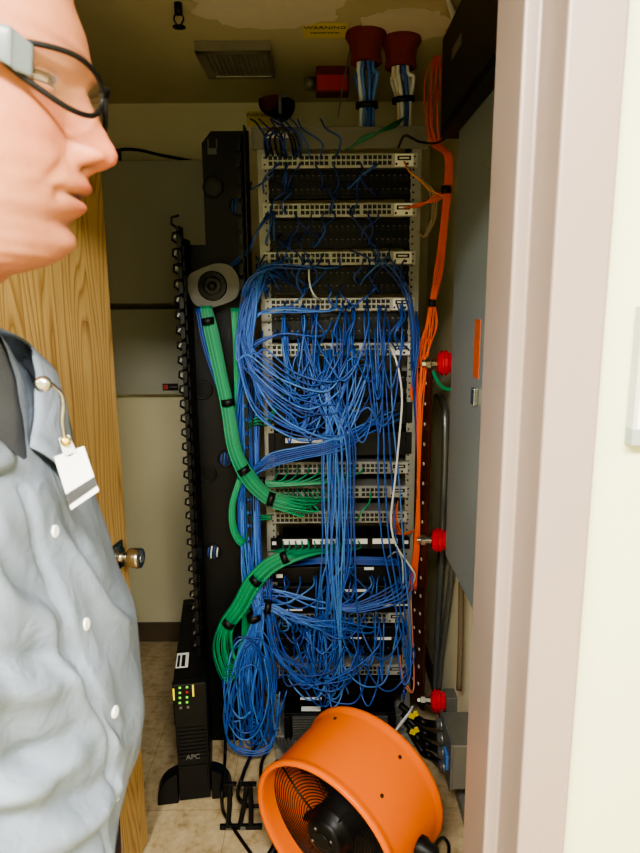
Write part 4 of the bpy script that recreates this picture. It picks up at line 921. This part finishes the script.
def head_pt(phi, z):
    xf, xb, w = lerp_tab(HEAD, z)
    c, s = math.cos(phi), math.sin(phi)
    face = max(0, min(1, (.06-z)/.08))
    p = 1-.22*face if c > 0 else .95
    x = (xf if c > 0 else xb)*math.copysign(abs(c)**p, c); y = w*math.copysign(abs(s)**(.96), s)
    tint = [1, 1, 1]
    if c > 0:
        ay = abs(y); d = 0
        d += .0035*g(ay-.024, .018)*g(z-.018, .008)
        d -= .011*g(ay-.031, .015)*g(z+.003, .012)
        d += .0045*g(ay-.031, .014)*g(z-.0075, .0032)+.003*g(ay-.031, .013)*g(z+.0105, .0035)
        A, W = lerp_tab(NOSE, z) if -.067 < z < .016 else (0, .01)
        d += A*math.exp(-(ay/W)**2.5)
        d += .0105*g(ay-.0165, .0062)*g(z+.0405, .0075)
        d -= .0035*g(ay-.0225, .0026)*g(z+.040, .010)
        d -= .006*g(ay-.009, .0038)*g(z+.0490, .0030)
        d += .0065*g(y, .021)*g(z+.0615, .0060)*(1-.12*g(y, .003))
        d += .0068*g(y, .018)*g(z+.0765, .0062)
        d -= .0065*g(y, .023)*g(z+.0690, .0024)
        d -= .003*g(ay-.027, .004)*g(z+.071, .005)
        d -= .0045*g(y, .022)*g(z+.0885, .0055)
        d += .0075*g(y, .019)*g(z+.102, .011)
        d += .004*g(ay-.046, .02)*g(z+.030, .018)
        d -= .0025*g((ay-.026)-.55*(-.045-z), .0045)*g(z+.057, .013)
        x += d
        lip = max(g(y, .022)**.7*g(z+.0618, .0050), g(y, .019)**.7*g(z+.0765, .0058))
        lip = max(0, min(1, (lip-.35)*2.2))
        tint = [1-.12*lip, 1-.34*lip, 1-.28*lip]
        mo = g(y, .020)*g(z+.0690, .0019)
        no = g(ay-.009, .0045)*g(z+.0490, .0028)
        dk = 1-.78*max(mo, .9*no)
        tint = [t*dk for t in tint]
        rd = .22*g(y, .022)*g(z+.036, .02)+.14*g(ay-.045, .02)*g(z+.03, .02)
        tint = [tint[0], tint[1]*(1-rd), tint[2]*(1-rd*.9)]
        bw = g(ay-.031-.0, .017)*g(z-.021-.1*(ay-.03), .0038)*.5
        tint = [t*(1-bw) for t in tint]
    st = max(0, min(1, (-.055-z)/.03))*max(0, min(1, (z+.14)/.03))*.12*(1 if c > -.1 else 0)
    tint = [tint[0]*(1-st), tint[1]*(1-st*.8), tint[2]*(1-st*.5)]
    return V((x, y, z)), tint
def frame_mat(loc, yaw, pitch, sc=1, roll=0):
    return Matrix.Translation(loc) @ Matrix.Rotation(yaw, 4, 'Z') @ Matrix.Rotation(pitch, 4, 'Y') @ Matrix.Rotation(roll, 4, 'X') @ Matrix.Scale(sc, 4)
HM = frame_mat(V((-.270, .500, 1.781)), math.radians(8), math.radians(7), HS)
BL_ = V((-.354, .515, 0)); BYAW = math.radians(-1)
BM = frame_mat(BL_, BYAW, 0)
TORSO = [(1.575, .050, .082, .066), (1.555, .056, .092, .105), (1.53, .064, .105, .15), (1.49, .078, .112, .205), (1.42, .100, .115, .2), (1.33, .132, .108, .19), (1.22, .148, .102, .182), (1.10, .135, .105, .18), (1.00, .118, .118, .185), (.93, .10, .12, .178), (.89, .06, .08, .13), (.885, .004, .004, .004)]
verts = []; tints = []
zs_ = []
z = .125
while z > -.186:
    zs_.append(z); z -= .0016 if z < .03 else .004
for z in zs_:
    for ph in PHI:
        p, t = head_pt(ph, z); verts.append(HM @ p); tints.append(t)
nk = len(zs_)
# blend from the neck base into the torso
lastring = verts[-PH:]
tz = [1.575, 1.565, 1.555, 1.545, 1.53, 1.51, 1.49, 1.46, 1.42, 1.38, 1.33, 1.28, 1.22, 1.16, 1.10, 1.05, 1.0, .96, .93, .91, .89, .885]
def tor_pt(ph, z):
    fx_, bx_, w_ = lerp_tab(TORSO, z); c, s = math.cos(ph), math.sin(ph)
    return BM @ V(((fx_ if c > 0 else bx_)*math.copysign(abs(c)**.85, c), w_*math.copysign(abs(s)**.9, s), z))
for z in tz:
    for ph in PHI: verts.append(tor_pt(ph, z)); tints.append([1, 1, 1])
nr = len(verts)//PH
faces = [(i*PH+j, (i+1)*PH+j, (i+1)*PH+(j+1) % PH, i*PH+(j+1) % PH) for i in range(nr-1) for j in range(PH)]
faces.append(list(range(PH))); faces.append(list(range((nr-1)*PH, nr*PH))[::-1])
def raw_obj(name, vs, fs, mt=None, smooth=True):
    me = bpy.data.meshes.new(name); me.from_pydata([tuple(v) for v in vs], [], fs)
    bm = bmesh.new(); bm.from_mesh(me); bmesh.ops.recalc_face_normals(bm, faces=bm.faces); bm.to_mesh(me); bm.free()
    me.polygons.foreach_set('use_smooth', [smooth]*len(me.polygons))
    if mt: me.materials.append(mt)
    o = bpy.data.objects.new(name, me); COL.objects.link(o); return o
body = raw_obj('person', verts, faces)
ca = body.data.color_attributes.new('tint', 'FLOAT_COLOR', 'POINT')
ca.data.foreach_set('color', [c for t in tints for c in (*t, 1)])
# limbs, joined by boolean union into one continuous surface
def limb(pts, rad, n=16, per=5):
    pp = spline(pts, per); k = len(rad); rr = []
    for i in range(len(pp)):
        f_ = i/per; a_ = min(int(f_), k-2); t = f_-a_; rr.append(rad[a_]+(rad[a_+1]-rad[a_])*min(1, t))
    mb = MB(); mb.tube(pp, rr, n); return mb
parts_ = []
ARM = {}
for sg in (1, -1):
    sh = V((-.01, sg*.185, 1.475)); el = V((-.05, sg*.265, 1.19)); wr = V((.05, sg*.275, .96)) if sg < 0 else V((-.10, .25, .95))
    ARM[sg] = [sh, el, wr]
    parts_.append(limb([V((0, sg*.12, 1.47)), sh, (sh+el)/2, el, (el+wr)/2, wr, wr+V((.02, 0, -.03))], [.055, .06, .052, .044, .042, .029, .03]))
    pm = MB(); pm.ball(wr+V((.028, 0, -.065)), .05, 14, 10, sc=(.62, .36, 1.05)); parts_.append(pm)
    for k, (dx, L_, r_) in enumerate(((-.024, .062, .0078), (-.008, .074, .0084), (.009, .078, .0086), (.024, .07, .0084))):
        b0 = wr+V((.034+dx, -sg*.002, -.10)); parts_.append(limb([b0, b0+V((.006, -sg*.004, -L_*.45)), b0+V((.008, -sg*.014, -L_*.78)), b0+V((.006, -sg*.026, -L_))], [r_*1.1, r_, r_*.92, r_*.7], 10, 4))
    th = wr+V((.05, -sg*.004, -.045)); parts_.append(limb([th, th+V((.024, -sg*.012, -.026)), th+V((.03, -sg*.018, -.055))], [.013, .0105, .008], 10, 4))
    hp = V((0, sg*.09, .95)); kn_ = V((.03, sg*.10, .52)); an = V((-.01, sg*.11, .09))
    parts_.append(limb([hp, (hp+kn_)/2, kn_, (kn_+an)/2+V((-.02, 0, .04)), an, an-V((0, 0, .05))], [.088, .08, .058, .056, .04, .045]))
    parts_.append(limb([an+V((-.05, 0, -.055)), an+V((.03, 0, -.045)), an+V((.12, 0, -.058)), an+V((.185, 0, -.066))], [.034, .042, .034, .018], 14))
    ea = MB(); ea.ball((0, 0, 0), .03, 14, 12, sc=(.62, .3, 1.05)); ea.v = [BM.inverted() @ (HM @ (v+V((-.008, sg*.077, -.012)))) for v in ea.v]; parts_.append(ea)
tmp = []
for mb in parts_:
    o = raw_obj('limb', [BM @ v for v in mb.v], mb.f)
    b = body.modifiers.new('u', 'BOOLEAN'); b.operation = 'UNION'; b.solver = 'EXACT'; b.object = o; tmp.append(o)
dg = bpy.context.evaluated_depsgraph_get(); dg.update()
me2 = bpy.data.meshes.new_from_object(body.evaluated_get(dg), preserve_all_data_layers=True, depsgraph=dg)
body.modifiers.clear(); body.data = me2
for o in tmp: bpy.data.objects.remove(o)
me2.polygons.foreach_set('use_smooth', [True]*len(me2.polygons))
org = V((BL_.x, BL_.y, 0)); me2.transform(Matrix.Translation(-org)); body.location = org; WL['person'] = org.copy()
ca = me2.color_attributes.get('tint')
if ca is not None:
    for d_ in ca.data:
        if d_.color[0] == 0 and d_.color[1] == 0: d_.color = (1, 1, 1, 1)
def skin():
    m, N, L, B = _mat('skin'); B.inputs['Roughness'].default_value = .42; B.inputs['Specular IOR Level'].default_value = .4
    B.inputs['Subsurface Weight'].default_value = .25; B.inputs['Subsurface Radius'].default_value = (.008, .003, .0015); B.inputs['Subsurface Scale'].default_value = .6
    tc = N.new('ShaderNodeTexCoord'); nz = N.new('ShaderNodeTexNoise'); nz.inputs['Scale'].default_value = 34; nz.inputs['Detail'].default_value = 7; nz.inputs['Roughness'].default_value = .7
    L.new(tc.outputs['Object'], nz.inputs['Vector'])
    cr = N.new('ShaderNodeMix'); cr.data_type = 'RGBA'; cr.inputs['A'].default_value = hexc(160, 94, 68); cr.inputs['B'].default_value = hexc(196, 138, 106)
    L.new(nz.outputs['Fac'], cr.inputs['Factor'])
    at = N.new('ShaderNodeAttribute'); at.attribute_name = 'tint'
    mx = N.new('ShaderNodeMix'); mx.data_type = 'RGBA'; mx.blend_type = 'MULTIPLY'; mx.inputs['Factor'].default_value = 1
    L.new(cr.outputs['Result'], mx.inputs['A']); L.new(at.outputs['Color'], mx.inputs['B']); L.new(mx.outputs['Result'], B.inputs['Base Color'])
    n2 = N.new('ShaderNodeTexNoise'); n2.inputs['Scale'].default_value = 500; L.new(tc.outputs['Object'], n2.inputs['Vector'])
    bp = N.new('ShaderNodeBump'); bp.inputs['Strength'].default_value = .12; bp.inputs['Distance'].default_value = .001; L.new(n2.outputs['Fac'], bp.inputs['Height']); L.new(bp.outputs['Normal'], B.inputs['Normal'])
    return m
me2.materials.clear(); me2.materials.append(skin())
tag(body, 'man in grey-blue work shirt and safety glasses, in profile by the door', 'person')
# eyes
M['lash'] = mat('lash_brown', hexc(40, 28, 22), .8, spec=.1)
M['lid'] = mat('eyelid_skin', hexc(174, 112, 84), .5)
for sg in (1, -1):
    c = HM @ V((.0685, sg*.031, -.002)); f_ = (HM.to_3x3() @ V((1, -sg*.05, -.1))).normalized()
    e = MB(); e.ball(c, .0125*HS, 20, 14); eo = e.build('eye', mat('eye_white', hexc(150, 132, 116), .25), body)
    ir = MB(); ir.lathe(c+f_*.0112*HS, f_, [(0, .0064*HS), (.0010, .0056*HS), (.0016, .003*HS), (.0017, .0)], 20); ir.build('iris', mat('iris', hexc(34, 24, 18), .6, spec=.1), eo)
    for (za2, zb2, nm2) in ((72, 10, 'upper_eyelid'), (-16, -70, 'lower_eyelid')):
        lv = []; 
        for i in range(9):
            el2 = math.radians(za2+(zb2-za2)*i/8)
            for j in range(17):
                az = math.radians(-75+150*j/16); lv.append(c + HM.to_3x3() @ V((math.cos(el2)*math.cos(az)*.0140, math.cos(el2)*math.sin(az)*.0140, math.sin(el2)*.0140)))
        ed = lv[8*17:] if za2 > 0 else lv[:17]
        el_ = MB(); el_.tube(ed, .0011, 6); el_.build('eyelash', M['lash'], body)
        lm = MB(); lm.add(lv, [(i*17+j, i*17+j+1, (i+1)*17+j+1, (i+1)*17+j) for i in range(8) for j in range(16)], 0, True); lo2 = lm.build(nm2, M['lid'], body); sd = lo2.modifiers.new('t', 'SOLIDIFY'); sd.thickness = .001
# very short hair far back on the crown
hv = []; hf = []; zz_ = [.124, .12, .113, .10, .085, .065, .045, .025, .005, -.015, -.035, -.05]; hp_ = [PI*(.42+1.16*i/40) for i in range(41)]
for z in zz_:
    for k, ph in enumerate(hp_):
        p, _ = head_pt(ph, z); hv.append(HM @ (p*1.012+V((0, 0, .001))) - org)
hf = [(i*41+j, i*41+j+1, (i+1)*41+j+1, (i+1)*41+j) for i in range(len(zz_)-1) for j in range(40)]
ho = raw_obj('hair', hv, hf, mat('hair_brown', hexc(70, 54, 42), .8, var=.3, scale=300)); ho.parent = body

# ------------------------------------------------------------------ shirt
def shirt_mat():
    m, N, L, B = _mat('grey_blue_shirt'); B.inputs['Roughness'].default_value = .85; B.inputs['Specular IOR Level'].default_value = .15
    tc = N.new('ShaderNodeTexCoord')
    n1 = N.new('ShaderNodeTexNoise'); n1.inputs['Scale'].default_value = 16; n1.inputs['Detail'].default_value = 4; L.new(tc.outputs['Object'], n1.inputs['Vector'])
    cr = N.new('ShaderNodeMix'); cr.data_type = 'RGBA'; cr.inputs['A'].default_value = hexc(100, 109, 122); cr.inputs['B'].default_value = hexc(130, 140, 154)
    L.new(n1.outputs['Fac'], cr.inputs['Factor']); L.new(cr.outputs['Result'], B.inputs['Base Color'])
    mp = N.new('ShaderNodeMapping'); mp.inputs['Scale'].default_value = (700, 700, 260); L.new(tc.outputs['Object'], mp.inputs['Vector'])
    n2 = N.new('ShaderNodeTexNoise'); n2.inputs['Scale'].default_value = 1; L.new(mp.outputs['Vector'], n2.inputs['Vector'])
    n3 = N.new('ShaderNodeTexNoise'); n3.inputs['Scale'].default_value = 22; n3.inputs['Detail'].default_value = 3; n3.inputs['Distortion'].default_value = 1.2; L.new(tc.outputs['Object'], n3.inputs['Vector'])
    b1 = N.new('ShaderNodeBump'); b1.inputs['Strength'].default_value = .25; b1.inputs['Distance'].default_value = .001; L.new(n2.outputs['Fac'], b1.inputs['Height'])
    b2 = N.new('ShaderNodeBump'); b2.inputs['Strength'].default_value = .6; b2.inputs['Distance'].default_value = .006; L.new(n3.outputs['Fac'], b2.inputs['Height']); L.new(b1.outputs['Normal'], b2.inputs['Normal'])
    L.new(b2.outputs['Normal'], B.inputs['Normal'])
    return m
M['shirt'] = shirt_mat()
SHIRT = [(1.60, .086, .098, .082), (1.575, .090, .105, .115), (1.55, .093, .116, .155), (1.51, .099, .128, .196), (1.44, .121, .134, .235), (1.36, .147, .132, .222), (1.28, .163, .128, .212), (1.20, .172, .125, .206), (1.13, .168, .124, .204), (1.08, .154, .124, .2), (1.04, .139, .126, .196), (1.02, .134, .126, .194)]
CREASE = [(-.19, 1.43, -.06, 1.33, .011, .013), (-.2, 1.33, -.08, 1.27, .012, .014), (-.17, 1.27, -.04, 1.20, .010, .015), (-.2, 1.20, -.06, 1.15, .012, .016), (-.16, 1.13, -.03, 1.08, .011, .013), (-.09, 1.46, -.05, 1.38, .008, .012), (-.05, 1.36, -.015, 1.24, .006, .010), (.02, 1.40, .09, 1.30, .008, .012), (-.14, 1.38, -.1, 1.24, .007, .016)]
def shirt_pt(ph, z, off=0, fold=True):
    fx_, bx_, w_ = lerp_tab(SHIRT, z); c, s = math.cos(ph), math.sin(ph)
    x = (fx_ if c > 0 else bx_)*math.copysign(abs(c)**.82, c); y = w_*math.copysign(abs(s)**.9, s)
    n = V((c/max(fx_, .05), s/w_, 0)).normalized()
    d = off
    if fold:
        q = V((x*5, y*5, z*3.2)); d += .013*(noise.noise(q)) + .008*noise.noise(V((x*16, y*16, z*9))+V((3, 1, 7)))
        k = (z-1.2)*9+y*7; d += .007*math.sin(k*2.1+3*noise.noise(V((x*6, y*6, z*6))))*max(0, min(1, (1.42-z)/.2))
        yy = y
        for (ya, za, yb, zb, am, wd) in CREASE:
            dx_, dz_ = yb-ya, zb-za; L_ = math.hypot(dx_, dz_); t = ((y-ya)*dx_+(z-za)*dz_)/L_/L_; e_ = ((y-ya)*-dz_+(z-za)*dx_)/L_
            if c > -.2 and -.3 < t < 1.3:
                tw = max(0, min(1, (t+.3)/.4))*max(0, min(1, (1.3-t)/.4)); e_ += .012*math.sin(t*3)
                d += am*tw*(g(e_, wd)-.8*g(e_-1.5*wd, wd*.8))
        # placket: overlapping front strip with a stitched edge, and the shallow dip where the left front tucks under
        pk = -.004
        e = (yy-pk)
        if c > 0 and z < 1.475: d += .0032*(1/(1+math.exp(-(e+.018)/.0012)))*(1/(1+math.exp((e-.018)/.004))) - .004*g(e+.021, .004) + .0012*math.sin(z*70)*g(e+.016, .012)
    return BM @ (V((x, y, z))+n*d)
SP = 200
sphi = [2*PI*i/SP-.55*math.sin(2*PI*i/SP) for i in range(SP)]
sz = [1.60-.58*i/120 for i in range(121)]
VB = 1.493
def vmap(ph, z):
    if z <= VB: return ph
    k = (z-VB)/(1.60-VB)
    if ph <= PI: l_ = .40*k; return l_+ph/PI*(PI-l_)
    l_ = .50*k; return 2*PI-(l_+(2*PI-ph)/PI*(PI-l_))
sv = [shirt_pt(vmap(ph, z), z)-org for z in sz for ph in sphi]
sf = []
for i in range(120):
    for j in range(SP):
        if not (j == SP-1 and sz[i+1] > VB): sf.append((i*SP+j, (i+1)*SP+j, (i+1)*SP+(j+1) % SP, i*SP+(j+1) % SP))
so = raw_obj('shirt', sv, sf, M['shirt']); so.parent = body; so['label'] = 'grey-blue woven button shirt'
# dark undershirt in the open neck
uv_ = []; uz = [1.60-.16*i/20 for i in range(21)]; up_ = [-1.35+2.7*i/40 for i in range(41)]
uv_ = [shirt_pt(ph % (2*PI), z, -.004, False)-org for z in uz for ph in up_]
uf = [(i*41+j, i*41+j+1, (i+1)*41+j+1, (i+1)*41+j) for i in range(20) for j in range(40)]
uo = raw_obj('undershirt', uv_, uf, mat('dark_undershirt', hexc(66, 68, 72), .9, bump=.2, bscale=400)); uo.parent = body; uo['label'] = 'dark grey undershirt'
# collar leaves
def interp(tab, s):
    k = len(tab)-1; f_ = s*k; a_ = min(int(f_), k-1); t = f_-a_
    return tuple(x+(y-x)*t for x, y in zip(tab[a_], tab[a_+1]))
for sg in (1, -1):
    vq = .66 if sg > 0 else .85
    fold_ = [(PI, 1.625, .004), (2.2, 1.622, .006), (1.5, 1.612, .010), (1.0, 1.592, .014), (.58*vq, 1.572, .015), (.32*vq, 1.540, .011), (.05, 1.500, .007)]
    edge_ = [(PI, 1.575, .012), (2.2, 1.57, .012), (1.75, 1.568, .012), (1.35, 1.55, .012), (1.0, 1.545, .012), (.66, 1.525, .010), (.2, 1.492, .008)] if sg < 0 else [(PI, 1.565, .012), (2.2, 1.560, .012), (1.7, 1.556, .012), (1.30, 1.535, .012), (.98*vq+.1, 1.520, .012), (.66*vq+.1, 1.492, .011), (.26*vq, 1.462, .009)]
    cv = []; n_, m_ = 36, 8
    for i in range(n_+1):
        a_ = interp(fold_, i/n_); b_ = interp(edge_, i/n_)
        for j in range(m_+1):
            t = j/m_; ph = a_[0]+(b_[0]-a_[0])*t; z = a_[1]+(b_[1]-a_[1])*t; of = a_[2]+(b_[2]-a_[2])*t+.007*math.sin(PI*min(1, t*1.1))
            cv.append(shirt_pt((sg*ph) % (2*PI), min(z, 1.6), of, False)+V((0, 0, max(0, z-1.6)))-org)
    cf = [(i*(m_+1)+j, i*(m_+1)+j+1, (i+1)*(m_+1)+j+1, (i+1)*(m_+1)+j) for i in range(n_) for j in range(m_)]
    co = raw_obj('collar', cv, cf, M['shirt']); co.parent = body; sd = co.modifiers.new('t', 'SOLIDIFY'); sd.thickness = .0022; sd.offset = 1
    # sleeves
    sh, el, wr = ARM[sg]
    mb = limb([V((0, sg*.13, 1.475)), sh, (sh+el)/2, el, (el+wr)/2, wr], [.068, .076, .068, .058, .056, .044], 24, 8)
    vv = [BM @ (v+V((noise.noise(v*18)*.008, noise.noise(v*18+V((5, 5, 5)))*.008, 0)))-org for v in mb.v]
    slo = raw_obj('sleeve', vv, mb.f, M['shirt']); slo.parent = body
    mb = limb([wr+(el-wr)*.14, wr], [.043, .041], 24, 3); raw_obj('cuff', [BM @ v-org for v in mb.v], mb.f, M['shirt']).parent = body
    hp = V((0, sg*.095, .98)); kn_ = V((.03, sg*.10, .52)); an = V((-.01, sg*.11, .07))
# buttons
for z in (1.43, 1.345, 1.26, 1.175, 1.09):
    p = shirt_pt(0.0, z, .0); q = (BM.to_3x3() @ V((1, -.03, 0))).normalized()
    b = MB(); b.lathe(p-q*.001, q, [(0, .0055), (.0022, .0055), (.003, .0045), (.0022, .003), (.002, 0)], 18); b.build('button', M['white'], body)
# trousers and shoes
tr = [(1.045, .136, .118, .186), (1.0, .134, .128, .196), (.94, .122, .132, .196), (.88, .11, .125, .19)]
tv = []
for z in (1.045, 1.02, .98, .94, .88):
    a_ = lerp_tab(tr, z)
    for j in range(48):
        ph = 2*PI*j/48; c, s = math.cos(ph), math.sin(ph); tv.append(BM @ V(((a_[0] if c > 0 else a_[1])*c, a_[2]*s, z))-org)
tf = [(i*48+j, (i+1)*48+j, (i+1)*48+(j+1) % 48, i*48+(j+1) % 48) for i in range(4) for j in range(48)]
mbt = MB(); mbt.add(tv, tf, 0, True)
for sg in (1, -1):
    hp = V((0, sg*.095, .95)); kn_ = V((.03, sg*.10, .52)); an = V((-.01, sg*.11, .05))
    l_ = limb([hp, (hp+kn_)/2, kn_, (kn_+an)/2, an], [.102, .095, .078, .072, .066], 24)
    mbt.add([BM @ v-org for v in l_.v], l_.f, 0, True)
raw_obj('trousers', mbt.v, mbt.f, mat('dark_trousers', hexc(34, 36, 42), .9)).parent = body
bv = MB()
bl_pts = [shirt_pt(2*PI*j/60, 1.035, .002, False) for j in range(61)]
vs = []; 
for j in range(60):
    p = bl_pts[j]; 
    for dz in (-.018, .018): vs.append(p+V((0, 0, dz))-org)
raw_obj('belt', vs, [(2*j, 2*j+1, (2*j+3) % 120, (2*j+2) % 120) for j in range(60)], M['black']).parent = body
for sg in (1, -1):
    an = V((-.01, sg*.11, .045)); l_ = limb([an+V((-.075, 0, .0)), an+V((-.03, 0, .012)), an+V((.05, 0, .008)), an+V((.13, 0, -.006)), an+V((.205, 0, -.018))], [.034, .046, .046, .040, .022], 18)
    raw_obj('shoe', [BM @ V((v.x, v.y, max(v.z, .0)))-org for v in l_.v], l_.f, M['black']).parent = body

# ------------------------------------------------------------------ safety glasses
gl = thing('safety_glasses', HM @ V((.1, 0, 0)), 'black-rimmed safety glasses with grey side arms on the man', 'glasses')
def wrap(y, z):   # wrap-around surface in head coordinates
    return V((.1085-6.2*y*y-70*(max(0, abs(y)-.03))**3*10, y, z))
ft = Matrix.Translation((0, 0, 0))
for sg in (1, -1):
    outl = [(.007, .003), (.016, .0095), (.032, .013), (.048, .0135), (.060, .010), (.063, .0), (.056, -.012), (.043, -.0195), (.024, -.0175), (.011, -.010), (.006, -.003)]
    loop = spline([V((0, a_, b_)) for a_, b_ in outl]+[V((0, *outl[0]))], 6)
    rim = [HM @ wrap(sg*p.y, p.z) for p in loop]
    mb = MB(); mb.tube(rim, .0019*HS, 8); mb.build('rim', M['black'], gl)
    cy, cz = .034, -.001; vs = [HM @ wrap(sg*cy, cz)]
    nl = len(loop)-1
    for t in (.33, .66, 1.0):
        for p in loop[:-1]: vs.append(HM @ wrap(sg*(cy+(p.y-cy)*t), cz+(p.z-cz)*t))
    fs2 = [(0, 1+j, 1+(j+1) % nl) for j in range(nl)]+[(1+i*nl+j, 1+(i+1)*nl+j, 1+(i+1)*nl+(j+1) % nl, 1+i*nl+(j+1) % nl) for i in range(2) for j in range(nl)]
    mb = MB(); mb.add(vs, fs2, 0, True); M.setdefault('glass', mat('clear_lens', (.26, .17, .09, 1), .12, alpha=.17, var=.01, spec=.25)); mb.build('lens', M['glass'], gl)
    # arm: grey front piece, black rear
    def armpiece(pts, hs, th, nm, mt):
        pp = spline([V(p) for p in pts], 5); k = len(pp); n_ = 14; vs = []
        for i, p in enumerate(pp):
            f_ = i/5; a_ = min(int(f_), len(hs)-2); h_ = hs[a_]+(hs[a_+1]-hs[a_])*min(1, f_-a_)
            for j in range(n_):
                an = 2*PI*j/n_; c_, s_ = math.cos(an), math.sin(an)
                vs.append(HM @ V((p.x, sg*(p.y+th*math.copysign(abs(c_)**.6, c_)), p.z+h_*math.copysign(abs(s_)**.8, s_))))
        fs3 = [(i*n_+j, i*n_+(j+1) % n_, (i+1)*n_+(j+1) % n_, (i+1)*n_+j) for i in range(k-1) for j in range(n_)]+[list(range(n_)), list(range((k-1)*n_, k*n_))[::-1]]
        mb = MB(); mb.add(vs, fs3, 0, True); return mb.build(nm, mt, gl)
    w0 = wrap(.058, 0)
    armpiece([(w0.x+.004, .0575, .001), (w0.x-.004, .066, .003), (.066, .0688, .0042), (.057, .0716, .0053)], [.0095, .0115, .0112, .0098], .0016, 'side_shield', mat('grey_side', hexc(104, 112, 115), .3))
    armpiece([(.0585, .0718, .0052), (.03, .078, .007), (.0, .081, .006), (-.02, .082, .0), (-.04, .08, -.022)], [.0098, .008, .006, .0055, .004], .0026, 'temple_arm', M['black'])
mb = MB(); mb.tube(spline([HM @ (wrap(.008, .003)), HM @ (wrap(0, .007)+V((.002, 0, 0))), HM @ (wrap(-.008, .003))], 5), .0022, 8); mb.build('nose_bridge', M['black'], gl)
# ------------------------------------------------------------------ badge and clip
YB = .495
q = [P(54, 457, YB), P(84, 446, YB+.012), P(99, 491, YB+.004), P(71, 510, YB-.008)]
bg = thing('id_badge', (q[0]+q[2])/2, 'blank white badge card with black stripe clipped to the shirt collar', 'badge')
nn = (q[1]-q[0]).cross(q[3]-q[0]).normalized()
if nn.y > 0: nn = -nn
MB().prism([q[0], q[1], q[2], q[3]], -nn*.0012).build('card', mat('badge_white', hexc(206, 206, 202), .35), bg, .0004)
def bq(u, v): return (q[0]*(1-u)+q[1]*u)*(1-v)+(q[3]*(1-u)+q[2]*u)*v
MB().prism([bq(.0, .70)+nn*.0002, bq(1, .68)+nn*.0002, bq(1, .88)+nn*.0002, bq(0, .91)+nn*.0002], nn*.0003).build('magnetic_stripe', M['dark'], bg)
MB().prism([bq(.42, .06)+nn*.0002, bq(.6, .055)+nn*.0002, bq(.6, .085)+nn*.0002, bq(.42, .09)+nn*.0002], nn*.0003).build('slot', M['dark'], bg)
s0 = bq(.5, .06); s1 = P(64, 437, YB+.005)
mb = MB(); dd = (bq(1, 0)-bq(0, 0)).normalized(); mb.prism([s0-dd*.005, s0+dd*.005, s1+dd*.004, s1-dd*.004], nn*.001); mb.build('strap', mat('clear_strap', hexc(196, 196, 186), .2), bg)
MB().lathe(s1*.75+s0*.25+nn*.001, nn, [(0, .004), (.002, .004), (.003, .002)], 14, capb=True).build('snap', mat('brass_snap', hexc(200, 170, 90), .25, 1), bg)
mb = MB(); r0 = P(44, 384, YB-.02); r1 = P(60, 392, YB-.005); mb.tube(spline([r0, (r0+r1)/2+V((0, -.004, .004)), r1, P(63, 405, YB), P(62, 422, YB), s1], 6), .0018, 8); mb.build('clip_wire', M['chrome'], bg)
MB().lathe(r0, V((0, -1, .1)), [(0, .006), (.004, .006), (.006, .003)], 16, capb=True).build('clip_button', M['chrome'], bg)
